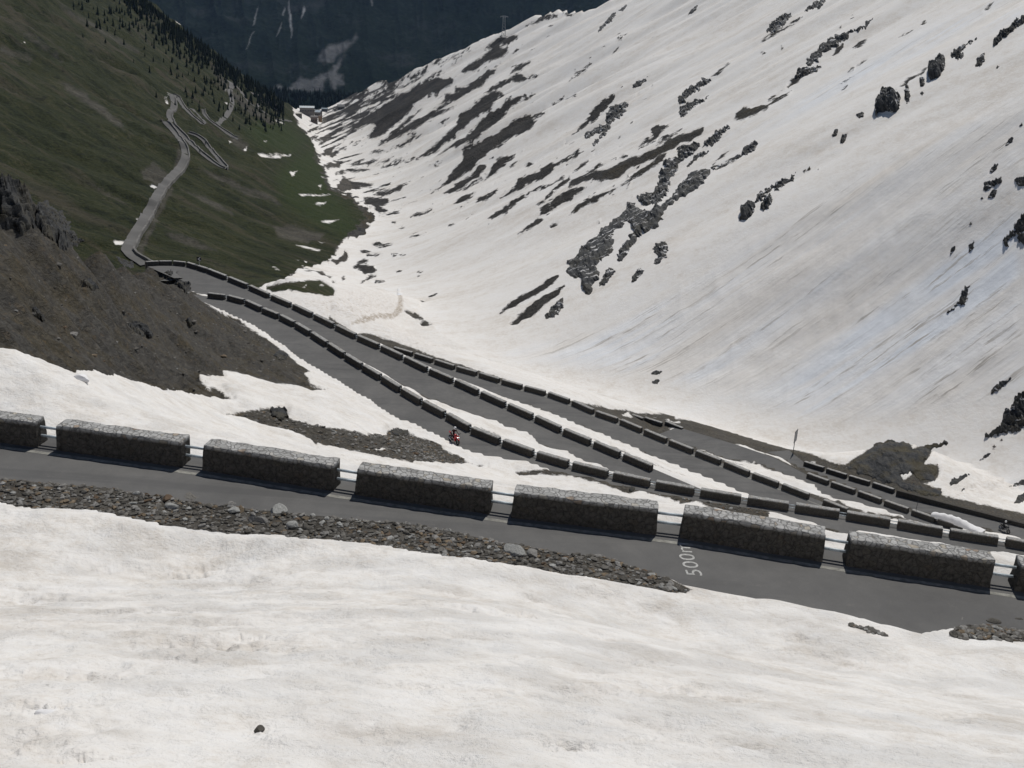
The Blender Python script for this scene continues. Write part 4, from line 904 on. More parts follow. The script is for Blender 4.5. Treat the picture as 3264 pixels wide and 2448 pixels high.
# forest: far too many to count -> one object
V = []; F = []
rg = np.random.default_rng(11)
base = [cone_tree(1.0, 0.36, 2, 6, s) for s in range(4)]
cnt = 0
while cnt < 3600:
    a = math.radians(rg.uniform(-17, -1)); r = rg.uniform(2060, 2640)
    x, y = math.sin(a) * r, math.cos(a) * r; z = float(far_z(x, y))
    h = rg.uniform(9, 19)
    tv, tf = base[int(rg.integers(4))]
    b0 = len(V); an = rg.uniform(0, 6.28); ca, sa = math.cos(an), math.sin(an)
    V.extend([(x + (p[0] * ca - p[1] * sa) * h, y + (p[0] * sa + p[1] * ca) * h, z - 1 + p[2] * h) for p in tv])
    F.extend([tuple(b0 + q for q in f) for f in tf]); cnt += 1
tag(link_obj('forest', mesh_np('forest', V, F, False), M_CON), 'dark conifer forest filling the valley beyond the hotel roofs', 'forest', kind='stuff')
# individual conifers along the edge of the green hillside
crowns = []
for s in range(6):
    v, f = cone_tree(1.0, 0.42, 4, 9, 40 + s); crowns.append(mesh_np('crown', v, f, False)); crowns[-1].materials.append(M_CON)
tv = [(math.cos(k * 1.0472) * .035, math.sin(k * 1.0472) * .035, z) for z in (-.08, .16) for k in range(6)]
trunk_me = mesh_np('trunk', tv, [(k, (k + 1) % 6, 6 + (k + 1) % 6, 6 + k) for k in range(6)]); trunk_me.materials.append(M_BARK)
rgt = random.Random(5); cand = []
while len(cand) < 1150:
    x = rgt.uniform(235, 905); off = abs(rgt.gauss(0, 1)) ** 1.3 * 62 + 5
    y = float(np.interp(x, ridge[:, 0], ridge[:, 1])) + off
    if y < -15 or y > 420: continue
    if off > 60 and rgt.random() < 0.35: continue
    cand.append((x, y))
P = hit([c[0] for c in cand], [c[1] for c in cand])
VR = []; FR = []; ntree = 0
for (x, y), p in zip(cand, P):
    if np.hypot(p[0], p[1]) > 2400: continue
    if ntree >= 300:
        tv_, tf_ = base[rgt.randrange(4)]; h = rgt.uniform(4.5, 11) * np.hypot(p[0], p[1]) / 1400.0; b0 = len(VR)
        VR.extend([(p[0] + q[0] * h * 1.15, p[1] + q[1] * h * 1.15, p[2] - .3 + q[2] * h) for q in tv_]); FR.extend([tuple(b0 + t for t in f) for f in tf_]); continue
    ntree += 1
    h = rgt.uniform(3.5, 8.5) * np.hypot(p[0], p[1]) / 1400.0
    root = empty('conifer', Matrix.Translation(p))
    root.rotation_euler = (0, 0, rgt.uniform(0, 6.28)); root.scale = (h, h, h * rgt.uniform(.85, 1.15))
    tag(root, 'small dark conifer among many along the upper edge of the green hillside', 'tree', 'conifers on the green hillside edge')
    link_obj('crown', crowns[rgt.randrange(6)], None, root); link_obj('trunk', trunk_me, None, root)

tag(link_obj('conifer_thicket', mesh_np('conifer_thicket', VR, FR, False), M_CON), 'thicket of small dark conifers filling in along the green hillside edge', 'trees', kind='stuff')

# ------------------------------------------------------------------ parapet blocks
def wall_mesh(seed, nx=44, ny=7, nz=11, L=4.0, Wd=0.55, H=WALL_H, dep=0.35):
    bm = bmesh.new()
    bmesh.ops.create_cube(bm, size=1.0)
    for v in bm.verts: v.co = Vector((v.co.x * L, v.co.y * Wd, v.co.z * (H + dep) + (H - dep) / 2))
    top = [e for e in bm.edges if all(v.co.z > 0 for v in e.verts)] + [e for e in bm.edges if abs(e.verts[0].co.z - e.verts[1].co.z) > .5]
    bmesh.ops.bevel(bm, geom=top, offset=0.032, segments=2, affect='EDGES', profile=0.6)
    if nx:
        for ax, n, ext in ((0, nx, L), (1, ny, Wd), (2, nz, H + dep)):
            for kx in range(1, n):
                co = [0, 0, 0]; no = [0, 0, 0]; no[ax] = 1
                c0 = -L / 2 if ax == 0 else (-Wd / 2 if ax == 1 else -dep)
                co[ax] = c0 + ext * kx / n
                bmesh.ops.bisect_plane(bm, geom=bm.verts[:] + bm.edges[:] + bm.faces[:], plane_co=co, plane_no=no)
    bm.verts.ensure_lookup_table()
    C = np.array([v.co[:] for v in bm.verts])
    # batter
    k = 1 + 0.13 * (H - C[:, 2]) / H
    C[:, 1] *= k; C[:, 0] *= 1 + 0.018 * (H - C[:, 2]) / H
    if nx:
        n1 = fbm(C[:, 0] * 3.1 + seed * 7, C[:, 2] * 3.1 + C[:, 1] * 2.2, 4, seed); n2 = fbm(C[:, 0] * 3.1 + seed * 3, C[:, 1] * 4 + C[:, 2], 4, seed + 9)
        C[:, 1] += n1 * 0.05; C[:, 2] += np.where(C[:, 2] > 0.5, n2 * 0.026, 0); C[:, 0] += n2 * 0.03 * (np.abs(C[:, 0]) > L / 2 - .12)
    for v, c in zip(bm.verts, C): v.co = c
    me = bpy.data.meshes.new('parapet_block'); bm.normal_update(); bm.to_mesh(me); bm.free()
    me.polygons.foreach_set('use_smooth', np.ones(len(me.polygons), bool))
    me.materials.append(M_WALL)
    return me
near_w = [wall_mesh(s) for s in range(8)]
mid_w = [wall_mesh(20 + s, 16, 3, 4) for s in range(3)]
ORD = ['first', 'second', 'third', 'fourth', 'fifth', 'sixth', 'seventh', 'eighth', 'ninth', 'tenth', 'eleventh', 'twelfth', 'thirteenth', 'fourteenth', 'fifteenth', 'sixteenth', 'seventeenth', 'eighteenth', 'nineteenth', 'twentieth',
       'twenty-first', 'twenty-second', 'twenty-third', 'twenty-fourth', 'twenty-fifth', 'twenty-sixth', 'twenty-seventh', 'twenty-eighth']
ROWN = {1: 'nearest road', 2: 'red motorcycle road', 3: 'third road down', 4: 'fourth road down', 5: 'fifth road down', 6: 'lowest road'}
GRP = {1: 'parapet blocks along the nearest road', 2: 'parapet blocks along the red motorcycle road', 3: 'parapet blocks along the third road down', 4: 'parapet blocks along the fourth road down', 5: 'parapet blocks along the fifth road down', 6: 'parapet blocks along the lowest road'}
def frame(a, b):
    u = Vector(b) - Vector(a); L = u.length; u.normalize()
    out = Vector((-u.y, u.x, 0)).normalized(); up = u.cross(out)
    return u, out, up, L
def wall_place(a, b, mesh, ln):
    u, out, up, L = frame(a, b)
    mid = (Vector(a) + Vector(b)) / 2 + out * 0.275 - up * WALL_H
    s = L / ln
    o = link_obj('parapet_block', mesh)
    o.matrix_world = Matrix(((u.x * s, out.x, up.x, mid.x), (u.y * s, out.y, up.y, mid.y), (u.z * s, out.z, up.z, mid.z), (0, 0, 0, 1)))
    return o
segs = {}
for k in W:
    P = W[k]['P']; S_ = []
    if k == 1:
        P = np.vstack([P[0] - (P[1] - P[0]) * 1.02, P, P[-1] + (P[-1] - P[-2])])
    for q in range(len(P) - 1):
        f = 0.85
        if k == 4 and q == 16: f = 0.64
        if k == 3 and q < 5: f = 0.93
        S_.append((P[q], P[q] + (P[q + 1] - P[q]) * f))
    segs[k] = S_
N1 = ['cut off by the left edge of the photo', 'brown lichen spots on its coping, leftmost complete', 'second complete block from the left', 'third complete one from the left', 'fourth complete, just left of painted 500m', 'pale and orange coping stones, behind painted 500m', 'last complete block on the right', 'cut off by the right edge of the photo']
for k, S_ in segs.items():
    for q, (a, b) in enumerate(S_):
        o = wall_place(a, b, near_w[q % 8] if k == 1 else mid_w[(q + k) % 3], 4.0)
        if k == 1: lab = 'stone parapet block on the nearest road, ' + N1[min(q, 7)]
        else: lab = 'stone parapet block on the %s, %s from the left' % (ROWN[k], ORD[q])
        tag(o, lab, 'parapet', GRP[k])
# the long unbroken wall on the lowest road
La = at_z(np.array([2858, 3000, 3130, 3264, 3420.]), np.array([1563, 1601, 1634.5, 1670, 1712.]), np.array([-72.0, -71.8, -71.4, -71.0, -70.6]))
V = []; F = []
for q, p in enumerate(La):
    u = La[min(q + 1, 4)] - La[max(q - 1, 0)]; u /= np.linalg.norm(u); o_ = np.array([-u[1], u[0], 0])
    for t, z in ((-.03, -1.6), (0, -.06), (.06, 0), (.5, 0), (.56, -.06), (.6, -1.6)): V.append(p + o_ * t + np.array([0, 0, z]))
    if q:
        for e in range(5): F.append(((q - 1) * 6 + e, q * 6 + e, q * 6 + e + 1, (q - 1) * 6 + e + 1))
F.append(tuple(range(6))); F.append(tuple(reversed(range(24, 30))))
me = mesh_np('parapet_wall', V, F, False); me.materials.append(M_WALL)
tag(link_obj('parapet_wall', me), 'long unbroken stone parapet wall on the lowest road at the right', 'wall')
# iron rails between the blocks
M_RAIL = simple_mat("painted_rail", (0.46, 0.52, 0.56), 0.45, 0.1, noise=(9, .3))
def tube(pts, rad, sides=8):
    V = []; F = []; pts = [np.asarray(p, float) for p in pts]
    for q, p in enumerate(pts):
        d = pts[min(q + 1, len(pts) - 1)] - pts[max(q - 1, 0)]; d = d / np.linalg.norm(d)
        h = np.array([0, 0, 1.0]) if abs(d[2]) < 0.9 else np.array([1.0, 0, 0])
        e1 = np.cross(d, h); e1 /= np.linalg.norm(e1); e2 = np.cross(d, e1)
        r_ = rad[q] if hasattr(rad, '__len__') else rad
        for s in range(sides):
            an = 2 * math.pi * s / sides; V.append(p + (e1 * math.cos(an) + e2 * math.sin(an)) * r_)
        if q:
            for s in range(sides):
                a0 = (q - 1) * sides; b0 = q * sides
                F.append((a0 + s, a0 + (s + 1) % sides, b0 + (s + 1) % sides, b0 + s))
    F.append(tuple(reversed(range(sides)))); n = (len(pts) - 1) * sides; F.append(tuple(n + s for s in range(sides)))
    return V, F
NR1 = ['in the gap at the far left of the nearest road', 'in the second gap of the nearest road from the left', 'in the third gap of the nearest road, below the gravel patch', 'in the fourth gap of the nearest road from the left', 'in the gap just left of the painted 500m', 'in the gap just right of the painted 500m', 'in the gap at the far right of the nearest road']
for k in (1, 2, 3):
    S_ = segs[k]
    for q in range(len(S_) - 1):
        if k == 3 and q < 5: continue
        a, b = S_[q][1], S_[q + 1][0]
        u, out, up, L = frame(a, b)
        root = empty('railing', Matrix.Translation((Vector(a) + Vector(b)) / 2 + out * .28 - up * WALL_H))
        root_l = (Vector(a) + Vector(b)) / 2 + out * .28 - up * WALL_H
        lab = 'pair of iron rails ' + (NR1[min(q, 6)] if k == 1 else 'in the %s gap from the left on the %s' % (ORD[q], ROWN[k]))
        tag(root, lab, 'railing', 'rails between the parapet blocks')
        for h in (0.27, 0.55):
            v, f = tube([-u * (L / 2 + .12) + up * h, u * (L / 2 + .12) + up * h], 0.042 if k == 1 else 0.04, 10 if k == 1 else 6)
            o = link_obj('rail', mesh_np('rail', v, f), M_RAIL, root)

# ------------------------------------------------------------------ painted distance mark
M_TXT = simple_mat("road_lettering", (0.42, 0.42, 0.40), 0.85, noise=(14.0, 0.35))
cu = bpy.data.curves.new('road_lettering', 'FONT'); cu.body = '500m'; cu.size = 1.0; cu.resolution_u = 6; cu.space_character = 1.06
tmp = bpy.data.objects.new('road_lettering', cu); COL.objects.link(tmp); bpy.context.view_layer.update()
dg = bpy.context.evaluated_depsgraph_get()
tme = bpy.data.meshes.new_from_object(tmp.evaluated_get(dg)); bpy.data.objects.remove(tmp)
zt = -14.15
S0, T0, Zl0 = line_coords(RD[1]['line'], *[np.array([c]) for c in at_z(2241, 1838, -14.1)[:2]])
org = at_z(2241, 1838, float(Zl0[0])); pt5 = at_z(2190, 1838, float(Zl0[0]))
e2 = (pt5 - org); e2[2] = 0; hgt = np.linalg.norm(e2); e2 /= hgt
e1 = np.array([e2[1], -e2[0], 0.0]); 
if e1[1] < 0: e1 = -e1
Ct = np.array([v.co[:] for v in tme.vertices])
sx_, sy_ = 0.42 / 0.56 , hgt / 0.70
Cn = org + np.outer(Ct[:, 0] * sx_, e1) + np.outer(Ct[:, 1] * sy_, e2)
_, _, Zq = line_coords(RD[1]['line'], Cn[:, 0], Cn[:, 1])
Cn[:, 2] = Zq + 0.006
tme.vertices.foreach_set('co', Cn.astype(np.float32).ravel()); tme.update()
tme.materials.clear(); tme.materials.append(M_TXT)
tag(link_obj('road_lettering', tme), kind='structure')

# ------------------------------------------------------------------ rock outcrops and crags (traced outline, real thickness on the slope)
def outcrop(name, view, poly, thick, label, cat, mat, nrm=(-0.42, -0.22, 0.88), group=None, step=None, seed=0, wid=None, sink=0.25, rmin=0.0, scale_noise=None):
    P0 = tr(view, poly)
    ext = max(np.ptp(P0[:, 0]), np.ptp(P0[:, 1]))
    st = step or max(2.0, min(ext / 64, 5.0))
    B = []
    for q in range(len(P0)):
        a, b_ = P0[q], P0[(q + 1) % len(P0)]
        n = max(1, int(np.linalg.norm(b_ - a) / st))
        for t in range(n): B.append(a + (b_ - a) * t / n)
    B = np.array(B)
    amp = min(6.0, ext * 0.05)
    B = B + np.stack([fbm(B[:, 0] / 7 + seed, B[:, 1] / 7, 3, seed + 1, .7), fbm(B[:, 0] / 7 + seed, B[:, 1] / 7 + 30, 3, seed + 2, .7)], 1) * amp * 2.0
    gx, gy = np.meshgrid(np.arange(B[:, 0].min(), B[:, 0].max(), st), np.arange(B[:, 1].min(), B[:, 1].max(), st))
    rg_ = np.random.default_rng(seed)
    G = np.stack([gx.ravel(), gy.ravel()], 1) + rg_.uniform(-.3, .3, (gx.size, 2)) * st
    s = poly_sd(B, G[:, 0], G[:, 1], 500)
    G = G[s > st * 0.45]
    pts = np.vstack([B, G])
    res = delaunay_2d_cdt([Vector(p) for p in pts], [(q, (q + 1) % len(B)) for q in range(len(B))], [], 1, 1e-4)
    vv = np.array([v[:] for v in res[0]]); ff = [tuple(f) for f in res[2]]
    if len(vv) < 3 or not ff: return None
    H3 = hit(vv[:, 0], vv[:, 1], rmin)
    H3[:, 2] = surf_z(H3[:, 0], H3[:, 1])
    sd = np.maximum(poly_sd(B, vv[:, 0], vv[:, 1], 500), 0)
    w_ = wid or max(5.0, min(10.0, sd.max() * 0.45))
    r_ = np.sqrt((H3 ** 2).sum(1)).mean(); mpp = r_ / FPX
    sn = scale_noise or max(1.2, min(5.0, ext * mpp * 0.12))
    prof = np.clip(sd / w_, 0, 1) ** 0.55
    sn = sn * (2.2 if thick >= 1.9 else 1.0)
    nz = ridged(H3[:, 0] / sn + seed, (H3[:, 1] * 0.3 + H3[:, 2]) / sn, 4, seed + 7)
    fine = fbm(H3[:, 0] / sn * 4, (H3[:, 1] * 0.3 + H3[:, 2]) / sn * 4, 2, seed + 8)
    nz = np.floor(nz * 5) / 5 * 0.6 + nz * 0.4
    off = thick * prof * ((0.12 + 1.15 * nz ** 1.3 + 0.22 * fine) if thick < 1.9 else (0.55 + 0.50 * nz + 0.08 * fine)) - sink * (sd <= 0.01) + 0.03
    nv = np.array(nrm); nv = nv / np.linalg.norm(nv)
    Vx = H3 + off[:, None] * nv
    e2_ = B[1] - B[0]
    n_t = len(Vx)
    Vb = H3[:len(B)] - nv * (sink + 0.35 * thick) if len(vv) >= len(B) else None
    me = mesh_np(name, Vx, ff, False)
    bm = bmesh.new(); bm.from_mesh(me)
    bmesh.ops.recalc_face_normals(bm, faces=bm.faces[:])
    sgn = sum(f.normal.dot(Vector(nv)) * f.calc_area() for f in bm.faces)
    if sgn < 0: bmesh.ops.reverse_faces(bm, faces=bm.faces[:])
    be = [e for e in bm.edges if e.is_boundary]
    ex = bmesh.ops.extrude_edge_only(bm, edges=be)
    for g in ex['geom']:
        if isinstance(g, bmesh.types.BMVert): g.co -= Vector(nv) * (0.5 * thick + 0.4)
    bm.normal_update(); bm.to_mesh(me); bm.free()
    o = link_obj(name, me, mat)
    # origin at the thing's own foot
    c = H3.mean(0)
    me.transform(Matrix.Translation(-Vector(c))); o.location = c
    return tag(o, label, cat, group)
GR = 'rock outcrops on the snowy mountainside'
OUT = [
 ('A', [(295,1290),(310,1190),(400,1100),(460,1040),(560,950),(640,870),(740,800),(830,680),(890,665),(940,740),(1030,750),(1110,700),(1180,650),(1250,570),(1300,520),(1370,430),(1400,395),(1540,370),(1560,390),(1540,470),(1460,550),(1380,600),(1320,650),(1230,690),(1160,740),(1140,840),(1110,900),(1040,930),(960,950),(920,1010),(860,1090),(800,1190),(760,1205),(730,1190),(740,1120),(800,1030),(850,960),(880,940),(860,880),(830,855),(760,915),(700,945),(720,1000),(700,1050),(720,1080),(610,1200),(590,1190),(560,1220),(570,1280),(585,1320),(540,1400),(500,1480),(460,1505),(425,1460),(415,1370),(330,1340)], 4.0, 'largest grey rock outcrop, with a round snow patch enclosed in its lower half'),
 ('A', [(900,640),(960,600),(1050,580),(1090,510),(1110,410),(1150,380),(1150,320),(1200,290),(1260,270),(1270,200),(1340,180),(1430,130),(1480,160),(1440,240),(1340,300),(1270,360),(1280,400),(1230,450),(1200,530),(1190,600),(1100,690),(960,720),(940,690)], 4.5, 'black stepped rock band running up from the largest outcrop'),
 ('A', [(1330,390),(1370,330),(1440,250),(1560,215),(1540,250),(1450,290),(1370,370)], 2.0, 'narrow slanting rock rib right of the black stepped band'),
 ('A', [(1490,200),(1530,120),(1600,60),(1680,10),(1730,0),(1740,20),(1660,80),(1650,130),(1570,180)], 3.0, 'dark rock at the upper end of the black stepped band'),
 ('A', [(575,1410),(610,1340),(640,1270),(680,1250),(725,1280),(715,1310),(690,1340),(650,1390),(620,1420)], 2.0, 'ragged small rock just right of the foot of the largest outcrop'),
 ('A', [(860,1395),(870,1330),(930,1260),(990,1270),(960,1310),(910,1370)], 1.8, 'slanting rock between the ragged rock and the tall two-part rock'),
 ('A', [(1050,1230),(1060,1190),(1100,1160),(1060,1110),(1055,1080),(1100,1025),(1180,1020),(1185,1100),(1175,1165),(1140,1180),(1100,1225)], 2.6, 'tall two-part rock standing alone right of the largest outcrop'),
 ('5', [(1480,410),(1530,350),(1605,290),(1605,350),(1560,410),(1490,445)], 1.8, 'leaf-shaped rock below the largest outcrop, beside two bare strips'),
 ('2', [(1720,890),(1740,850),(1810,810),(1870,790),(1870,720),(1920,670),(2020,645),(2010,690),(1980,740),(1920,790),(1860,880),(1800,945),(1790,910),(1840,850),(1760,890)], 3.0, 'forked rock high above the long bare strip in mid slope'),
 ('2', [(2040,545),(2080,515),(2150,490),(2130,520),(2080,560),(2045,570)], 2.0, 'small ragged rock above the forked rock'),
 ('2', [(1815,215),(1840,160),(1900,100),(1930,75),(1945,95),(1900,140),(1850,190)], 3.0, 'dark pointed rock just under the skyline ridge'),
 ('2', [(1950,70),(2000,25),(2015,30),(1985,75)], 2.0, 'little rock touching the skyline right of the pointed rock'),
 ('3', [(55,100),(75,60),(120,30),(130,40),(105,75),(75,90)], 2.0, 'small isolated rock near the top edge, left of the broken rock chain'),
 ('3', [(560,205),(570,165),(620,120),(690,80),(720,85),(700,130),(660,180),(600,215)], 3.0, 'broad rock in the broken chain near the top edge'),
 ('3', [(800,80),(830,40),(890,0),(960,0),(920,30),(900,60),(870,50),(830,80)], 3.0, 'rock cut by the top edge of the photo, end of the broken chain'),
 ('3', [(810,430),(830,370),(890,300),(960,240),(1060,210),(1140,180),(1200,135),(1240,120),(1220,170),(1160,195),(1090,220),(1060,270),(990,310),(940,340),(890,390)], 2.6, 'long smooth dark rock slab high on the slope'),
 ('3', [(740,500),(750,450),(800,430),(860,430),(910,425),(880,460),(820,490)], 2.6, 'rock at the lower end of the long smooth slab'),
 ('3', [(0,680),(0,610),(60,560),(150,510),(210,510),(190,540),(120,580),(70,620),(30,670)], 2.4, 'upper of two slanting rocks left of the avalanche chute'),
 ('3', [(0,690),(60,650),(130,640),(205,610),(150,650),(90,690),(40,740),(0,760)], 2.4, 'lower of two slanting rocks left of the avalanche chute'),
 ('3', [(395,990),(420,940),(490,905),(510,920),(490,960),(430,1000)], 2.2, 'brown oval rock with a thin tail trailing down left'),
 ('3', [(190,1072),(300,1042),(392,988),(400,1000),(300,1060),(200,1092)], 0.8, 'thin rock tail joining the brown oval rock to the largest outcrop'),
 ('3', [(390,1410),(400,1350),(450,1310),(490,1310),(480,1360),(430,1415)], 4.0, 'black boulder with a small shadow at the low end of the curved rock rib'),
 ('3', [(480,1300),(510,1250),(570,1200),(640,1165),(720,1140),(740,1105),(760,1110),(740,1150),(690,1180),(640,1210),(600,1220),(570,1250),(500,1300)], 2.0, 'thin curved rock rib leading up right from the black boulder'),
 ('3', [(520,1340),(540,1280),(590,1240),(605,1285),(570,1340),(540,1360)], 2.4, 'squat rock hanging under the curved rock rib'),
 ('3', [(975,870),(1000,830),(1025,825),(1015,870),(990,880)], 1.6, 'left rock of a small pair in the middle of the snowfield'),
 ('3', [(1030,915),(1045,860),(1085,850),(1070,900),(1050,922)], 1.8, 'right rock of a small pair in the middle of the snowfield'),
 ('3', [(1135,740),(1170,715),(1190,720),(1185,750),(1160,760)], 1.5, 'small winged rock between the pair and the big blocky boulder'),
 ('3', [(1260,755),(1265,660),(1310,610),(1360,605),(1420,620),(1415,680),(1390,720),(1330,720),(1290,720)], 6.5, 'big blocky boulder casting a forked shadow on the snow'),
 ('3', [(1440,620),(1450,550),(1475,540),(1480,600),(1480,660),(1455,665)], 2.6, 'tall narrow rock beside the big blocky boulder'),
 ('3', [(1540,550),(1545,500),(1575,490),(1580,540),(1555,560)], 2.2, 'small rock halfway between the two shadow-casting boulders'),
 ('3', [(1545,600),(1560,580),(1572,600),(1560,615)], 1.2, 'pebble-like rock under the halfway rock'),
 ('3', [(1600,500),(1595,440),(1640,410),(1700,370),(1710,400),(1700,460),(1670,500),(1620,515)], 5.5, 'upper shadow-casting boulder at the top of the rock line'),
 ('3', [(1740,345),(1790,310),(1860,265),(1915,238),(1910,250),(1850,290),(1810,330),(1830,360),(1790,390),(1765,380)], 2.2, 'hook-shaped rock with a long arm to the upper right'),
 ('3', [(2010,300),(2025,250),(2080,200),(2140,150),(2230,80),(2230,150),(2150,190),(2080,240),(2030,290)], 3.0, 'long dark rock leaving the photo at the upper right edge'),
 ('3', [(1900,430),(1910,380),(1965,340),(1960,390),(1930,430)], 2.2, 'kite-shaped rock below the hook-shaped rock'),
 ('3', [(2030,440),(2040,420),(2060,425),(2040,445)], 1.0, 'tiny rock right of the kite-shaped rock'),
 ('3', [(2170,820),(2200,785),(2205,805)], 1.0, 'tiny rock at the right edge above the oval rock'),
 ('3', [(2090,940),(2110,890),(2150,880),(2140,910),(2110,935)], 1.6, 'oval rock near the right edge, alone in clean snow'),
 ('3', [(1990,1100),(2010,1060),(2050,1050),(2035,1090),(2010,1110)], 1.6, 'topmost rock of the cluster near the right edge'),
 ('3', [(1945,1225),(1960,1170),(2020,1160),(2080,1125),(2060,1180),(2010,1200),(1970,1225)], 1.8, 'widest rock of the cluster near the right edge'),
 ('3', [(1980,1270),(2000,1230),(2040,1215),(2030,1260),(2000,1275)], 1.5, 'lowest rock of the cluster near the right edge'),
 ('3', [(1930,1275),(1945,1255),(1955,1275),(1940,1285)], 0.8, 'little rock at the left foot of the right edge cluster'),
 ('3', [(2145,1150),(2230,1120),(2230,1190),(2180,1200)], 2.2, 'rock cut by the right edge beside the cluster'),
 ('3', [(1860,1440),(1870,1420),(1885,1435),(1870,1450)], 0.9, 'tiny rock below the right edge cluster'),
 ('3', [(1735,1630),(1745,1590),(1775,1575),(1770,1605),(1745,1635)], 1.3, 'left one of two upright small rocks in the streaked snow'),
 ('3', [(1855,1620),(1860,1570),(1895,1540),(1890,1590),(1870,1615)], 1.4, 'right one of two upright small rocks in the streaked snow'),
 ('3', [(2080,1580),(2090,1510),(2150,1470),(2160,1420),(2230,1360),(2230,1570),(2180,1560),(2165,1500),(2120,1540),(2110,1580)], 3.0, 'big two-legged dark rock at the right edge, mid height'),
 ('B', [(1525,820),(1580,780),(1640,720),(1650,640),(1700,600),(1745,585),(1715,620),(1715,700),(1690,760),(1655,755),(1640,735),(1590,800),(1560,825)], 1.6, 'crooked rock shaped like a seahorse in the streaked snow'),
 ('B', [(1900,1545),(1940,1480),(2010,1425),(2110,1400),(2060,1450),(2000,1500)], 1.5, 'spindle-shaped rock low on the slope near the right edge'),
 ('6', [(1945,395),(2030,330),(2070,290),(2090,220),(2150,190),(2150,130),(2190,105),(2240,100),(2240,330),(2100,370)], 3.0, 'craggy rock at the right edge above the lowest road'),
 ('6', [(1920,545),(1960,500),(2005,480),(1990,510),(1950,535)], 0.8, 'slim dark rock right of the rocky knob'),
 ('6', [(1730,690),(1750,660),(1830,630),(1865,622),(1840,650),(1790,685),(1745,700)], 0.9, 'flat loaf-shaped rock right of the rocky knob'),
 ('6', [(2140,820),(2180,760),(2240,730),(2240,790),(2170,820)], 1.0, 'dark rock at the right edge just above the long wall'),
 ('6', [(2100,715),(2180,670),(2240,640),(2240,690)], 0.8, 'thin dark rock at the right edge below the craggy rock'),
 ('6', [(1800,750),(1825,705),(1840,720)], 0.6, 'small rock in the blue avalanche snow beside the knob'),
 ('F', [(2075,1188),(2090,1180),(2112,1182),(2108,1192),(2085,1195)], 0.7, 'upper of two lone stones at the foot of the snow slope'),
 ('F', [(2075,1216),(2095,1207),(2106,1212),(2095,1226),(2080,1222)], 0.7, 'lower of two lone stones at the foot of the snow slope'),
]
for q, (vw, poly, th, lab) in enumerate(OUT):
    outcrop('rock_outcrop', vw, poly, th * (0.65 if th > 3.5 and vw == '3' else 0.42 if vw == 'A' else 0.55), lab, 'rock', M_ROCK_FAR, group=GR, seed=q * 3, rmin=150)
KN = [(1060,585),(1110,530),(1200,480),(1250,430),(1350,395),(1480,430),(1500,460),(1600,430),(1700,415),(1800,413),(1720,440),(1620,480),(1590,530),(1570,560),(1660,565),(1670,610),(1640,670),(1560,680),(1500,650),(1490,625),(1420,640),(1440,670),(1560,700),(1620,712),(1680,722),(1690,775),(1600,775),(1450,730),(1300,680),(1150,625)]
outcrop('rocky_knob', '6', KN, 0.9, 'rugged mossy rock knob standing beyond the lowest road at the right', 'rock', M_ROCK_KNOB, (-.15, -.35, .92), seed=101, wid=45, rmin=150)
SP = [('C', [(0,262),(70,200),(270,240),(400,330),(440,450),(450,700),(330,700),(280,800),(180,700),(0,720)], 2.6, 'big rounded crag at the left edge on top of the scree spur'),
      ('C', [(480,360),(620,330),(650,430),(780,480),(880,620),(900,720),(1060,830),(1000,960),(900,930),(820,1010),(740,920),(600,830),(480,700),(450,520)], 2.2, 'dark jagged crag right of the rounded one on the scree spur'),
      ('C', [(1420,1030),(1500,1060),(1680,1130),(1690,1190),(1640,1215),(1560,1190)], 1.2, 'low dark ledge on the spur below the end of the valley road'),
      ('4', [(1040,350),(1100,320),(1130,370),(1220,410),(1225,450),(1190,472),(1130,420),(1080,380)], 1.5, 'crag at the tip of the spur beside the upper hairpin road'),
      ('4', [(810,670),(860,650),(930,670),(990,740),(960,765),(880,740)], 1.3, 'dark boulder group in the middle of the scree slope'),
      ('4', [(1190,640),(1220,620),(1235,680),(1210,695)], .8, 'small upright rock on the scree right of the boulder group'),
      ('4', [(1750,870),(1790,830),(1850,860),(1840,900),(1780,905)], .7, 'pale rock hump on the scree beside the snow strip'),
      ('4', [(520,400),(580,380),(640,440),(590,460)], 1.0, 'rock bump high on the scree under the jagged crag'),
      ('4', [(200,590),(240,580),(300,640),(280,660),(230,630)], .7, 'light grey rock on the left of the scree slope'),
      ('4', [(1720,1215),(1830,1205),(1852,1270),(1800,1290),(1740,1260)], .7, 'grey rock heap at the upper end of the gravel patch in the snow'),
      ('5', [(470,1170),(480,1150),(540,1135),(600,1150),(622,1180),(560,1190)], .8, 'flat-topped rock on the edge of the gravel patch above the red motorcycle'),
      ('P', [(245,1190),(265,1160),(330,1150),(355,1190),(350,1230),(300,1275),(240,1280)], 0.5, 'pale triangular rock beside the parapet above the nearest road'),
      ('P', [(60,1130),(120,1075),(220,1060),(250,1110),(240,1180),(150,1190)], 0.5, 'mossy rounded rock left of the pale triangular rock')]
for q, (vw, poly, th, lab) in enumerate(SP):
    outcrop('crag' if q < 4 else 'rock', vw, poly, th * 0.55, lab, 'rock', M_ROCK_NEAR, (0.15, -.45, .85), seed=200 + q * 5, rmin=25)

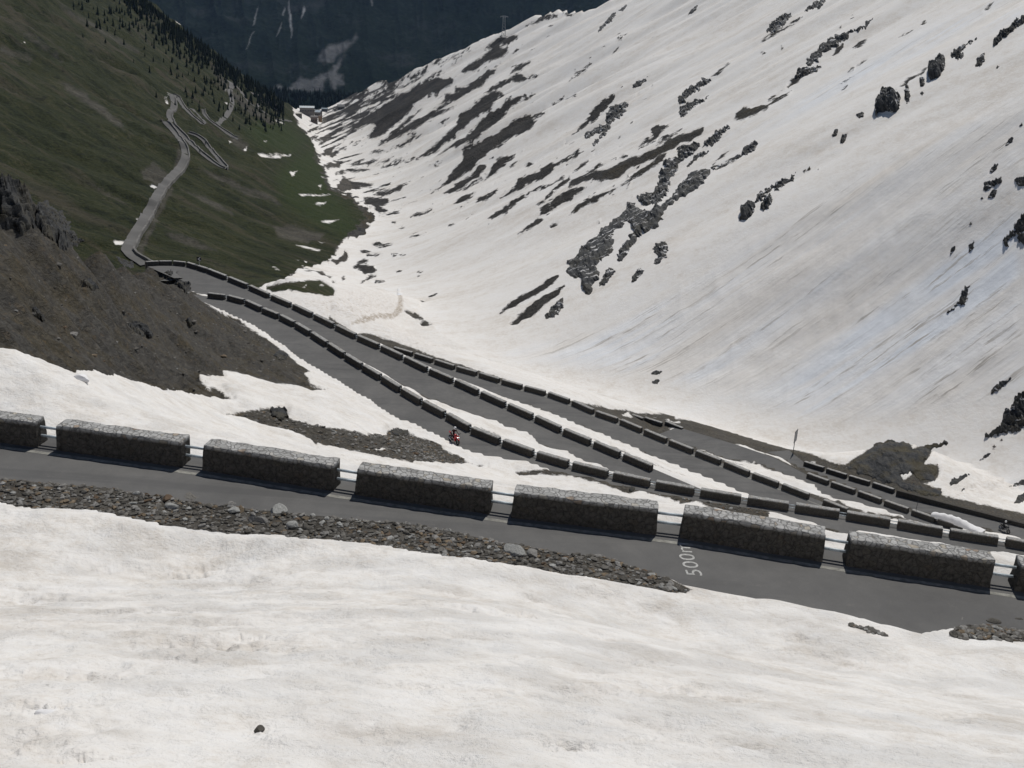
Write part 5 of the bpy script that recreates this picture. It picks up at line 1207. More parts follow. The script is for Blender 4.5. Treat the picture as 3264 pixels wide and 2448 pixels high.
# ------------------------------------------------------------------ loose stones and roadside gravel
def stone_mesh(seed, sub=2, flat=0.6):
    bm = bmesh.new(); bmesh.ops.create_icosphere(bm, subdivisions=sub, radius=1.0)
    rg_ = random.Random(seed); pl = [(Vector((rg_.gauss(0, 1), rg_.gauss(0, 1), rg_.gauss(0, 1))).normalized(), rg_.uniform(.45, .85)) for _ in range(9)]
    for v in bm.verts:
        for n, d in pl:
            e = v.co.dot(n)
            if e > d: v.co -= n * (e - d)
        v.co.z *= flat; v.co += Vector((rg_.uniform(-.03, .03), rg_.uniform(-.03, .03), rg_.uniform(-.03, .03)))
    me = bpy.data.meshes.new('stone'); bm.to_mesh(me); bm.free()
    return me
cols = [(0.150, 0.142, 0.128), (0.21, 0.203, 0.19), (0.095, 0.089, 0.078), (0.175, 0.137, 0.095), (0.29, 0.29, 0.275), (0.115, 0.082, 0.056)]
M_ST = [simple_mat("gravel_stone", c, 0.9, noise=(9.0, .35), spec=.15) for c in cols]
smesh = [stone_mesh(s, 1, 0.62) for s in range(6)]
sdat = [(np.array([v.co[:] for v in m_.vertices]), [tuple(p.vertices) for p in m_.polygons]) for m_ in smesh]
rg = np.random.default_rng(3)
def gravel_bed(name, polys, n, smin, smax, label, power=2.5, rmin=0):
    V = []; F = []; MI = []
    per = n // len(polys)
    for P in polys:
        gs_ = poly_sd(P, px_[idx_h] + jx[idx_h] * .6, py_[idx_h] + jy[idx_h] * .6, 30.0)
        cand_i = idx_h[(gs_ > 1.0) & (px_[idx_h] > -200) & (px_[idx_h] < 3450) & (rflat[idx_h] > rmin)]
        wq = rflat[cand_i] ** 2; pick = rg.choice(cand_i, per, p=wq / wq.sum())
        aa = A.ravel()[pick] + rg.uniform(-.5, .5, per) * (az[200] - az[199]); r__ = rflat[pick] * (1 + rg.uniform(-.0037, .0037, per))
        hx_, hy_ = np.sin(aa) * r__, np.cos(aa) * r__
        H = np.stack([hx_, hy_, surf_z(hx_, hy_)], 1)
        for h in H:
            s = smin + (smax - smin) * rg.random() ** power
            v, f = sdat[int(rg.integers(6))]
            an = rg.uniform(0, 6.28); ca, sa = math.cos(an), math.sin(an)
            sxyz = s * np.array([rg.uniform(.8, 1.4), rg.uniform(.7, 1.1), rg.uniform(.6, 1.1)])
            q = v * sxyz; q = np.stack([q[:, 0] * ca - q[:, 1] * sa, q[:, 0] * sa + q[:, 1] * ca, q[:, 2]], 1) + h + np.array([0, 0, s * .15])
            b0 = len(V); V.extend(q.tolist()); F.extend([tuple(b0 + t for t in ff) for ff in f]); MI.extend([int(rg.choice(6, p=[.32, .18, .34, .09, .05, .02]))] * len(f))
    me = bpy.data.meshes.new(name); me.from_pydata(V, [], F); me.update()
    for m_ in M_ST: me.materials.append(m_)
    me.polygons.foreach_set('material_index', np.array(MI, np.int32))
    o = bpy.data.objects.new(name, me); COL.objects.link(o); tag(o, label, 'gravel', kind='stuff')
gravel_bed('gravel', [GRAVEL1], 13000, 0.02, 0.13, 'strip of brown and grey rubble between the nearest road and the snow', 2.2)
gravel_bed('gravel', [GRAVEL3], 110, 0.03, 0.12, 'a few stones at the snow edge of the nearest road', 2.0)
gravel_bed('gravel', [GRAVEL2], 700, 0.025, 0.13, 'rubble at the road edge in the lower right', 2.0)
gravel_bed('gravel', [H_MID], 2600, 0.05, 0.22, 'stones scattered on the dark gravel patch in the snow slope', 3.0, 30)
SPV = np.array([p for p in H_SPUR if p[0] > -100 and p[1] > 560])
gravel_bed('gravel', [np.vstack([tr('4', [(0,0),(300,150),(540,60),(900,350),(1225,430),(1330,540),(1540,660),(1740,780),(1930,930),(1990,1050),(1800,1045),(1430,960),(1290,990),(1400,1100),(1150,1085),(800,1025),(490,940),(100,830),(0,810)])])], 4500, 0.035, 0.16, 'loose scree stones covering the rocky spur', 3.5, 30)
gravel_bed('gravel', [np.vstack([tr('4', [(0,0),(300,150),(540,60),(900,350),(1225,430),(1330,540),(1540,660),(1740,780),(1930,930),(1990,1050),(1800,1045),(1430,960),(1290,990),(1400,1100),(1150,1085),(800,1025),(490,940),(100,830),(0,810)])])], 700, 0.10, 0.42, 'scattered larger rocks on the scree of the spur', 2.6, 30)
gravel_bed('gravel', [HEADG[3], HEADG[4]], 900, 0.04, 0.25, 'rubble below the second row of parapet blocks', 2.5, 30)
BIG = [(749, 1616, .22, 1, 'pale flat stone at the road edge of the rubble strip'), (744, 1630, .17, 4, 'grey slab stone just below the pale flat stone'), (768, 1627, .16, 3, 'orange-brown stone beside the grey slab stone'), (884, 1634, .30, 4, 'whitish broken stone at the asphalt edge'),
       (820, 1664, .24, 1, 'largest grey stone in the middle of the rubble strip'), (939, 1681, .18, 4, 'light upright stone at the snow edge of the rubble strip'), (972, 1681, .13, 2, 'dark stone with a pale top next to the light upright stone'), (549, 1617, .16, 4, 'bluish-grey stone left in the rubble strip'),
       (612, 1599, .26, 0, 'wide grey stone hump at the asphalt edge'), (532, 1594, .17, 5, 'rust-coloured stone at the asphalt edge'), (1640, 1762, .27, 4, 'biggest pale grey slab in the rubble strip, near its thin end'), (1700, 1772, .20, 1, 'grey stone right of the biggest pale slab'),
       (3059, 1988, .24, 1, 'pale grey stone at the road edge in the lower right'), (3150, 1990, .26, 2, 'low dark boulder at the road edge in the lower right'), (3236, 1990, .22, 2, 'small dark stone at the right photo edge beside the low boulder')]
for q, (x, y, s, mi, lab) in enumerate(BIG):
    p = hit([x], [y])[0]
    me = stone_mesh(60 + q, 3, 0.7); me.materials.append(M_ST[mi])
    o = link_obj('stone', me); o.location = p + np.array([0, 0, s * .18]); o.scale = (s * 1.25, s * .9, s); o.rotation_euler = (rgt.uniform(-.3, .3), rgt.uniform(-.3, .3), rgt.uniform(0, 6))
    tag(o, lab, 'stone', 'larger stones in the roadside rubble')
p = hit([825], [2330])[0]; sl = np.linalg.norm(p); s = 17 / FPX * sl
me = stone_mesh(91, 3, .75); me.materials.append(M_ST[2]); o = link_obj('stone', me); o.location = p + np.array([0, 0, s * .35]); o.scale = (s * 1.1, s * .8, s); o.rotation_euler = (.2, .3, .7)
tag(o, 'single dark stone lying on the snow in the foreground', 'stone')
M_SNOW = simple_mat("clean_snow", (0.80, 0.79, 0.785), 0.9, noise=(2.0, .06), spec=.1)
def snow_lump(px, py, size, sc, label, seed, rmin=0, rot=0):
    p = hit([px], [py], rmin)[0]
    me = stone_mesh(seed, 3, .8); me.polygons.foreach_set('use_smooth', np.ones(len(me.polygons), bool)); me.materials.append(M_SNOW)
    o = link_obj('snow_lump', me); o.location = p; o.scale = (size * sc[0], size * sc[1], size * sc[2]); o.rotation_euler = (0, 0, rot)
    tag(o, label, 'snow lump')
snow_lump(252, 1208, .4, (1.3, .7, .6), 'rounded snow lump on the slope at the far left', 300, 25)
snow_lump(145, 2272, .055, (1.5, .8, .45), 'small icy snow lump in the lower left foreground', 301)

# ------------------------------------------------------------------ snow heap on the end of the fifth-row wall
P5 = W[5]['P']; a5 = P5[4] + (P5[5] - P5[4]) * .7; b5 = P5[6] + (P5[6] - P5[5]) * .55
u, out, up, L = frame(a5, b5)
V = []; F = []; n = 26; ns = 10
for q in range(n):
    t = q / (n - 1); hh = (0.30 + 0.75 * math.sin(math.pi * min(1, t * 1.15 + .1)) ** .8 * (0.6 + .4 * t)) * (1 if t < .9 else (1 - t) * 10 * .9 + .1)
    c = Vector(a5) + u * L * t + out * .45
    for s in range(ns):
        an = math.pi * s / (ns - 1); w_ = 0.75 + .35 * t
        V.append(c + out * (-math.cos(an) * w_ * .75 + .2) + Vector((0, 0, math.sin(an) * hh * (1 + .12 * math.sin(q * 1.7 + s)) - (0.05 if 0 < s < ns - 1 else (.9 if s == ns - 1 else .15)))))
    if q:
        for s in range(ns - 1): F.append(((q - 1) * ns + s, q * ns + s, q * ns + s + 1, (q - 1) * ns + s + 1))
tag(link_obj('snow_drift', mesh_np('snow_drift', V, F), M_SNOW), 'heap of white snow lying over the right end of the fifth parapet row', 'snow drift')
for q, (x0, y0, x1, y1) in enumerate([(2013, 1321, 2047, 1333), (2054, 1330, 2108, 1348), (2120, 1343, 2173, 1364)]):
    a, b = at_z(x0, y0, -70.3 - .2 * q), at_z(x1, y1, -70.4 - .2 * q)
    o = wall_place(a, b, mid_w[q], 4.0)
    tag(o, 'snow-capped stone parapet block at the lowest hairpin, %s of three' % ['leftmost', 'middle', 'rightmost'][q], 'parapet', 'parapet blocks at the lowest hairpin')

# ------------------------------------------------------------------ valley road with its hairpins
M_ASPH2 = simple_mat("valley_road_asphalt", (0.125, 0.122, 0.116), 0.9, noise=(.05, .15))
M_PAR = simple_mat("valley_parapet_stone", (0.16, 0.155, 0.145), 0.9, noise=(.4, .3))
def drape(view, pts, wpx, name='road', par=None, dz=0.45):
    P = tr(view, pts)
    d = np.concatenate([[0], np.cumsum(np.linalg.norm(np.diff(P, axis=0), axis=1))])
    t = np.linspace(0, d[-1], max(8, int(d[-1] / 3)))
    Q = np.stack([np.interp(t, d, P[:, 0]), np.interp(t, d, P[:, 1])], 1)
    H = hit(Q[:, 0], Q[:, 1], 230)
    ok = np.hypot(H[:, 0], H[:, 1]) < 2300; H = H[ok]
    for _ in range(3): H[1:-1] = (H[:-2] + 2 * H[1:-1] + H[2:]) / 4
    D = np.gradient(H[:, :2], axis=0); D /= np.linalg.norm(D, axis=1)[:, None] + 1e-9
    Nn = np.stack([D[:, 1], -D[:, 0]], 1); V = []
    width = np.linspace(wpx[0], wpx[1], len(H)) * np.sqrt((H ** 2).sum(1)) / FPX
    for s in np.linspace(-.5, .5, 5):
        xy = H[:, :2] + Nn * s * width[:, None]; V.append(np.column_stack([xy, np.maximum(surf_z(xy[:, 0], xy[:, 1]), H[:, 2] - 1.2) + dz]))
    n = len(H); VV = np.stack(V, 1).reshape(-1, 3)
    i, j = np.meshgrid(np.arange(n - 1), np.arange(4), indexing='ij'); a = (i * 5 + j).ravel()
    me = mesh_np(name, VV, np.stack([a, a + 5, a + 6, a + 1], 1))
    tag(link_obj(name, me, M_ASPH2), kind='structure')
    if par:
        side, lab = par
        E_ = V[4 if side > 0 else 0]
        VV = []; F = []
        for q in range(n):
            o_ = np.array([Nn[q, 0], Nn[q, 1], 0]) * side
            for s, z in ((0, -.5), (0, .95), (.7, .95), (.7, -1.0)): VV.append(E_[q] + o_ * s + np.array([0, 0, z]))
            if q:
                for e in range(3): F.append(((q - 1) * 4 + e, q * 4 + e, q * 4 + e + 1, (q - 1) * 4 + e + 1))
        tag(link_obj('parapet_wall', mesh_np('parapet_wall', VV, F, False), M_PAR), lab, 'wall', 'low walls along the valley road')
    return H
RV1 = drape('R', [(70,2640),(-40,2575),(-150,2500),(-205,2433),(-119,2260),(0,2070),(121,1863),(205,1700),(250,1630),(300,1540),(400,1420),(500,1330),(560,1260),(610,1160),(625,1080),(605,980),(565,890),(490,800),(420,710),(355,640),(330,615)], (36, 15), par=(1, 'low wall along the nearest and widest stretch of the valley road'))
RV2 = drape('R', [(330,615),(390,620),(440,670),(560,790),(700,925),(850,1065),(1000,1185),(1100,1250),(1160,1275)], (16, 15), par=(-1, 'low wall along the straight valley road descending right from the first hairpin'))
RV3 = drape('R', [(1160,1275),(1190,1255),(1130,1200),(1040,1090),(950,985),(880,885),(790,820),(660,775)], (15, 9), par=(1, 'low wall along the valley road climbing back from the lower hairpin'))
drape('R', [(450,650),(400,560),(390,505),(440,440),(465,390),(455,320),(430,255),(470,245)], (16, 15), par=(1, 'low wall along the valley road rising to the upper left hairpin'))
drape('R', [(470,245),(510,260),(540,320),(590,400),(720,540),(800,600),(860,650)], (14, 12), par=(-1, 'low wall along the valley road falling from the upper left hairpin'))
drape('R', [(860,650),(910,630),(850,570),(780,490),(720,430),(700,440)], (8, 9))
drape('R', [(870,440),(890,520),(950,590),(1060,670),(1200,765),(1300,830),(1350,850)], (10, 11), par=(-1, 'low wall along the short valley road stretch above the brown earth scar'))
drape('R', [(1350,850),(1290,845),(1220,790),(1130,720),(1080,660),(1110,620),(1180,560),(1240,480),(1285,370),(1280,290),(1245,190),(1285,95),(1230,40)], (11, 14))
drape('R', [(1230,40),(1300,80),(1400,170),(1450,260),(1520,345),(1640,425),(1750,490),(1870,565),(2000,592),(2120,605)], (11, 8))
drape('R', [(1640,400),(1650,350),(1690,290),(1640,235),(1560,215)], (10, 9))
drape('R', [(1600,220),(1700,265),(1780,330),(1850,385),(1900,440)], (8, 7)); drape('R', [(1800,290),(1880,365),(1970,435),(1900,445)], (7, 7))

# ------------------------------------------------------------------ buildings at the valley head
M_GLASS = simple_mat("dark_window", (0.03, 0.035, 0.04), 0.2, spec=.5)
def house(px, py, wpx, hpx, dpx, rpx, wall, roof, yaw, label, nwin=4, rows=1, name='house', door=True):
    p = hit([px], [py], 600)[0]; k = np.linalg.norm(p) / FPX
    w, h, d, rh = wpx * k, hpx * k, dpx * k, rpx * k
    p = p.copy(); p[2] = max(p[2], float(surf_z(p[0] - w * .45, p[1])), float(surf_z(p[0] + w * .3, p[1])) if py > 360 else p[2]) 
    root = empty(name, Matrix.Translation(p) @ Matrix.Rotation(yaw - math.atan2(p[0], p[1]), 4, 'Z'))
    tag(root, label, 'building', 'buildings at the valley head')
    mw = simple_mat('house_wall', wall, .9, noise=(.5, .12)); mr = simple_mat('house_roof', roof, .5, noise=(.3, .15))
    v = [(sx * w / 2, sy * d, z) for z in (-12 * k, h) for sx, sy in ((-1, 0), (1, 0), (1, 1), (-1, 1))] + [(-w / 2, d / 2, h + rh), (w / 2, d / 2, h + rh)]
    link_obj('wall', mesh_np('wall', v, [(0, 1, 5, 4), (1, 2, 6, 9, 5), (2, 3, 7, 6), (3, 0, 4, 8, 7)], False), mw, root)
    o = .9 * k * 1.2; t = .35
    rv = []
    for s in (-1, 1):
        rv += [(s * (w / 2 + o), -o, h - rh * o / (d / 2)), (s * (w / 2 + o), d / 2, h + rh + .02), (s * (w / 2 + o), d + o, h - rh * o / (d / 2))]
    rv += [(x, y, z + t) for x, y, z in rv]
    link_obj('roof', mesh_np('roof', rv, [(0, 3, 4, 1), (1, 4, 5, 2), (6, 7, 10, 9), (7, 8, 11, 10), (0, 1, 7, 6), (1, 2, 8, 7), (3, 9, 10, 4), (4, 10, 11, 5), (0, 6, 9, 3), (2, 5, 11, 8)], False), mr, root)
    for r_ in range(rows):
        for q in range(nwin):
            x = (q + .5) / nwin * w - w / 2; ww = w / nwin * .28; z0 = h * (.22 + .5 * r_ / max(1, rows - .5)); z1 = z0 + h * .30 / (1 if rows == 1 else 1.3)
            if door and r_ == 0 and q == nwin // 2: continue
            fv = [(x - ww, -.12, z0), (x + ww, -.12, z0), (x + ww, -.12, z1), (x - ww, -.12, z1), (x - ww, .05, z0), (x + ww, .05, z0), (x + ww, .05, z1), (x - ww, .05, z1)]
            link_obj('window', mesh_np('window', fv, [(0, 1, 2, 3), (0, 4, 5, 1), (1, 5, 6, 2), (2, 6, 7, 3), (3, 7, 4, 0)], False), M_GLASS, root)
    if door:
        x = (nwin // 2 + .5) / nwin * w - w / 2; ww = w / nwin * .25
        link_obj('door', mesh_np('door', [(x - ww, -.1, 0), (x + ww, -.1, 0), (x + ww, -.1, h * .5), (x - ww, -.1, h * .5), (x - ww, .05, 0), (x + ww, .05, 0), (x + ww, .05, h * .5), (x - ww, .05, h * .5)], [(0, 1, 2, 3), (0, 4, 5, 1), (1, 5, 6, 2), (2, 6, 7, 3), (3, 7, 4, 0)], False), M_BARK, root)
    return root
house(979, 369, 43, 14, 16, 4.0, (.20, .185, .17), (.60, .65, .66), 0.02, 'long hotel with a pale metal roof in front of the forest', 9, 1, 'hotel')
house(1012, 374, 16, 12, 20, 5, (.24, .22, .20), (.42, .48, .52), -.35, 'annex with a bluish sheet roof right of the hotel', 3, 1)
house(1002, 393, 20, 14, 14, 4, (.16, .13, .115), (.07, .06, .055), .05, 'dark-roofed house in front of the annex', 4, 1)
house(954, 374, 17, 6, 8, 2, (.17, .165, .15), (.26, .25, .21), .35, 'low grey shed left of the hotel', 3, 1, 'shed')
house(1018, 388, 7, 15, 10, 2.5, (.30, .20, .12), (.12, .10, .09), -.5, 'narrow brown timber house right of the dark-roofed house', 2, 2)
house(1034, 356, 18, 7, 9, 2, (.16, .17, .18), (.25, .31, .34), -.15, 'low slate-blue building right of the annex', 4, 1)
house(1088, 349, 20, 9, 10, 5, (.17, .165, .15), (.23, .23, .225), .15, 'grey hut below the brown hillock', 3, 1, 'hut')

# ------------------------------------------------------------------ pylon and poles on the snowy ridge
M_STEEL = simple_mat("galvanised_steel", (0.36, 0.37, 0.37), .6, .3)
p = hit([1605], [115], 600)[0]; k = np.linalg.norm(p) / FPX; Hp = 58 * k
root = empty('pylon', Matrix.Translation(p)); tag(root, 'lattice steel pylon standing on the snowy ridge against the dark mountain', 'pylon')
V = []; F = []
def addt(vf):
    b0 = len(V); V.extend([tuple(x) for x in vf[0]]); F.extend([tuple(b0 + q for q in f) for f in vf[1]])
def pw(t): return Hp * (0.062 + 0.0 * t) if t > .75 else Hp * (0.105 - 0.045 * t / .75 + .0)
lev = [0, .2, .38, .54, .68, .8, .9, 1.0]
cor = [(-1, -1), (1, -1), (1, 1), (-1, 1)]
for c in cor: addt(tube([(c[0] * pw(t), c[1] * pw(t), t * Hp - (1 if t == 0 else 0)) for t in lev], Hp * .0085, 4))
for a_, b_ in zip(lev[:-1], lev[1:]):
    for q in range(4):
        c, d_ = cor[q], cor[(q + 1) % 4]
        addt(tube([(c[0] * pw(a_), c[1] * pw(a_), a_ * Hp), (d_[0] * pw(b_), d_[1] * pw(b_), b_ * Hp)], Hp * .005, 4)); addt(tube([(d_[0] * pw(a_), d_[1] * pw(a_), a_ * Hp), (c[0] * pw(b_), c[1] * pw(b_), b_ * Hp)], Hp * .005, 4))
link_obj('tower', mesh_np('tower', V, F, False), M_STEEL, root)
for s in (-1, 1):
    V = []; F = []
    for z in (.93, 1.0): addt(tube([(0, 0, z * Hp), (s * Hp * .2, 0, .97 * Hp)], Hp * .008, 4))
    for t in (.33, .66): addt(tube([(s * Hp * .2 * t, 0, (.93 + .04 * t) * Hp), (s * Hp * .2 * (t + .3), 0, (1.0 - .03 * (t + .3)) * Hp)], Hp * .005, 4))
    addt(tube([(s * Hp * .19, 0, .97 * Hp), (s * Hp * .19, 0, .90 * Hp)], Hp * .007, 4))
    link_obj('crossarm', mesh_np('crossarm', V, F, False), M_STEEL, root)
PL = [(1149, 370, 22, 'leftmost of three poles on the bare hump above the village'), (1174, 366, 22, 'middle of three poles on the bare hump above the village'), (1200, 362, 14, 'rightmost of three poles on the bare hump above the village'), (1795, 44, 10, 'short leaning post on the skyline ridge')]
for x, y, hp, lab in PL:
    p = hit([x], [y], 600)[0]; k = np.linalg.norm(p) / FPX; h = hp * k
    root = empty('pole', Matrix.Translation(p)); tag(root, lab, 'pole', 'poles on the far slope')
    v, f = tube([(0, 0, -1), (0, 0, h)], [.28, .2], 6); link_obj('post', mesh_np('post', v, f), M_BARK, root)
    v, f = tube([(-h * .13, 0, h * .9), (h * .13, 0, h * .9)], .14, 5); link_obj('crossbar', mesh_np('crossbar', v, f), M_BARK, root)

# ------------------------------------------------------------------ signs and snow pole
M_SIGN = simple_mat("sign_back", (0.30, 0.31, 0.32), .5, .2, noise=(2, .1)); M_DARK = simple_mat("dark_frame", (0.05, 0.05, 0.055), .6); M_WHITE = simple_mat("white_sheet", (0.7, 0.7, 0.7), .5); M_BLACK = simple_mat("black_sheet", (0.02, 0.02, 0.022), .5)
def boxm(x0, x1, y0, y1, z0, z1):
    v = [(x, y, z) for z in (z0, z1) for x, y in ((x0, y0), (x1, y0), (x1, y1), (x0, y1))]
    return v, [(3, 2, 1, 0), (4, 5, 6, 7), (0, 1, 5, 4), (1, 2, 6, 5), (2, 3, 7, 6), (3, 0, 4, 7)]
p = hit([2528], [1443], 120)[0]
yaw = math.atan2(1.5, .8)
root = empty('road_sign', Matrix.Translation(p) @ Matrix.Rotation(yaw, 4, 'Z')); tag(root, 'large rectangular road sign on a post, seen from behind, at the lowest hairpin', 'sign')
kz = np.linalg.norm(p) / FPX
v, f = tube([(0, 0, -.5), (0, 0, 62 * kz * 1.05)], .065, 8); link_obj('post', mesh_np('post', v, f), M_STEEL, root)
zb, zt_ = 38 * kz, 74 * kz
v, f = boxm(-.85, .85, -.09, -.06, zb, zt_); link_obj('panel', mesh_np('panel', v, f, False), M_SIGN, root)
V = []; F = []
for bx_ in ((-.89, -.85, -.11, -.03, zb - .04, zt_ + .04), (.85, .89, -.11, -.03, zb - .04, zt_ + .04), (-.85, .85, -.11, -.03, zb - .04, zb), (-.85, .85, -.11, -.03, zt_, zt_ + .04)): addt(boxm(*bx_))
link_obj('frame', mesh_np('frame', V, F, False), M_DARK, root)
pc = at_z(634, 832, -44.2); 
pc = at_r(634, 826, float(np.hypot(W[3]['P'][4][0], W[3]['P'][4][1])) + 1.0)
pc = np.asarray(pc).reshape(3)
root = empty('chevron_sign', Matrix.Translation(pc) @ Matrix.Rotation(-math.atan2(pc[0], pc[1]), 4, 'Z')); tag(root, 'black curve sign with a white left-pointing chevron behind the hairpin parapet', 'sign')
kz = np.linalg.norm(pc) / FPX
v, f = boxm(-6.6 * kz, 6.6 * kz, -.02, .02, -6 * kz, 7 * kz); link_obj('panel', mesh_np('panel', v, f, False), M_BLACK, root)
cv = [(2.6, 5.8), (-3.6, .4), (2.6, -5.2), (5.6, -5.2), (-.4, .4), (5.6, 5.8)]
v = [(x * kz, y_, z * kz) for y_ in (-.035, -.022) for x, z in cv]
link_obj('chevron', mesh_np('chevron', v, [(0, 1, 4, 5), (1, 2, 3, 4), (0, 6, 7, 1), (1, 7, 8, 2), (2, 8, 9, 3), (3, 9, 10, 4), (4, 10, 11, 5), (5, 11, 6, 0)], False), M_WHITE, root)
v, f = tube([(0, .06, 6 * kz), (0, .06, -2.6)], .04, 6); link_obj('post', mesh_np('post', v, f), M_STEEL, root)
p = at_z(2917, 1634, -67.9)
root = empty('snow_pole', Matrix.Translation(p)); tag(root, 'thin dark snow pole beside the fifth parapet row', 'pole')
v, f = tube([(0, 0, -.6), (.12, 0, 2.0)], .035, 6); link_obj('post', mesh_np('post', v, f), M_DARK, root)

# ------------------------------------------------------------------ motorcycles and riders
M_RED = simple_mat("red_paint", (0.42, 0.012, 0.018), .25, spec=.5); M_BLK = simple_mat("black_paint", (0.012, 0.012, 0.014), .3, spec=.5); M_TYRE = simple_mat("tyre_rubber", (0.018, 0.018, 0.018), .9); M_METAL = simple_mat("engine_metal", (0.18, 0.18, 0.185), .4, .7); M_CHROME = simple_mat("chrome", (.55, .55, .56), .2, .9)
M_LAMP, nt_l, b_l = new_mat("lit_headlamp"); b_l.inputs['Base Color'].default_value = (.9, .9, .9, 1); b_l.inputs['Emission Color'].default_value = (1, .98, .92, 1); b_l.inputs['Emission Strength'].default_value = 3.0
M_LENS = simple_mat("lamp_glass", (.5, .5, .5), .15, spec=.6)
def torus(R_, r_, n=24, m_=8):
    V = []; F = []
    for q in range(n):
        a_ = 2 * math.pi * q / n
        for s in range(m_):
            b_ = 2 * math.pi * s / m_; rr_ = R_ + r_ * math.cos(b_); V.append((rr_ * math.cos(a_), r_ * 1.15 * math.sin(b_), rr_ * math.sin(a_)))
            F.append((q * m_ + s, q * m_ + (s + 1) % m_, ((q + 1) % n) * m_ + (s + 1) % m_, ((q + 1) % n) * m_ + s))
    return V, F
def loft(secs, n=10):
    """sections: (x, z centre, half width, half height)"""
    V = []; F = []
    for q, (x, z, w, h) in enumerate(secs):
        for s in range(n):
            a_ = 2 * math.pi * s / n; V.append((x, w * math.copysign(abs(math.cos(a_)) ** .8, math.cos(a_)), z + h * math.copysign(abs(math.sin(a_)) ** .8, math.sin(a_))))
            if q: F.append(((q - 1) * n + s, (q - 1) * n + (s + 1) % n, q * n + (s + 1) % n, q * n + s))
    F.append(tuple(reversed(range(n)))); F.append(tuple((len(secs) - 1) * n + s for s in range(n)))
    return V, F
def motorcycle(M, paint, label, sport, lit, group):
    root = empty('motorcycle', M); tag(root, label, 'motorcycle', group)
    pt = lambda n, vf, mat, par=root, sm=True: link_obj(n, mesh_np(n, vf[0], vf[1], sm), mat, par)
    for x in (-.70, .74):
        v, f = torus(.26, .065); w = pt('wheel', ([(a + x, b_, c + .325) for a, b_, c in v], f), M_TYRE)
        V.clear(); F.clear()
        for q in range(5):
            a_ = 2 * math.pi * q / 5; addt(tube([(x, 0, .325), (x + .22 * math.cos(a_), 0, .325 + .22 * math.sin(a_))], .018, 5))
        addt(tube([(x, -.05, .325), (x, .05, .325)], .05, 10)); pt('rim', (list(V), list(F)), M_METAL, w)
    pt('tank', loft([(-.12, .82, .08, .06), (.0, .88, .15, .12), (.15, .92, .18, .14), (.3, .92, .15, .12), (.40, .88, .07, .07)]), paint)
    pt('seat', loft([(-.78, .93, .06, .03), (-.6, .87, .12, .05), (-.35, .80, .15, .05), (-.1, .79, .13, .06)]), M_TYRE)
    pt('tail', loft([(-.98, .97, .05, .03), (-.82, .92, .10, .06), (-.6, .83, .12, .06), (-.3, .72, .12, .05)]), paint)
    pt('engine', loft([(-.32, .48, .14, .14), (-.15, .50, .19, .20), (.1, .52, .20, .22), (.32, .55, .16, .16)]), M_METAL)
    pt('swingarm', tube([(-.2, .12, .42), (-.70, .10, .325)], .035, 6), M_METAL)
    pt('exhaust', tube([(.3, -.14, .45), (.1, -.16, .27), (-.3, -.18, .28), (-.85, -.2, .48)], [.03, .03, .05, .06], 8), M_CHROME)
    for s in (-1, 1): pt('fork_leg', tube([(.74, s * .09, .325), (.52, s * .09, .98)], .028, 6), M_METAL)
    pt('front_mudguard', loft([(.56, .66, .05, .02), (.68, .70, .07, .02), (.84, .69, .07, .02), (.98, .58, .05, .02)]), paint)
    if sport: pt('fairing', loft([(.18, .62, .19, .24), (.36, .68, .21, .28), (.55, .86, .18, .20), (.70, .92, .12, .12), (.80, .90, .05, .05)]), paint); pt('belly_pan', loft([(-.25, .30, .10, .06), (.0, .28, .15, .08), (.3, .33, .14, .10), (.42, .42, .08, .08)]), paint)
    else: pt('headlamp_shell', loft([(.52, .90, .10, .10), (.62, .91, .12, .12), (.72, .91, .11, .11)]), paint)
    for s in ((-1, 1) if sport else (0,)): pt('headlight', loft([(.70, .86 + .0, .001, .001), (.775, .87, .052, .045), (.79, .87, .03, .03)]) if s == 0 else tuple((lambda vf: ([(a, b_ + s * .07, c) for a, b_, c in vf[0]], vf[1]))(loft([(.66, .85, .02, .02), (.765, .85, .05, .04), (.785, .85, .025, .02)]))), M_LAMP if lit else M_LENS)
    pt('handlebar', tube([(.36, -.36, 1.02), (.46, -.2, 1.03), (.50, 0, 1.0), (.46, .2, 1.03), (.36, .36, 1.02)], .016, 6), M_DARK)
    pt('windscreen', loft([(.50, 1.04, .13, .05), (.58, 1.06, .12, .06), (.66, 1.0, .09, .03)]), M_GLASS)
    for s in (-1, 1): pt('mirror', tube([(.52, s * .18, 1.05), (.54, s * .36, 1.16), (.54, s * .44, 1.17)], [.01, .012, .05], 6), M_DARK)
    return root
M_SUIT = simple_mat("dark_red_suit", (0.045, 0.014, 0.016), .6, noise=(3, .3)); M_LEATHER = simple_mat("black_leather", (0.022, 0.022, 0.026), .55); M_HELM_W = simple_mat("white_helmet", (.75, .75, .75), .25, spec=.5); M_PAD = simple_mat("pale_padding", (.5, .48, .44), .6); M_GLOVE = simple_mat("glove", (0.03, 0.03, 0.03), .7)
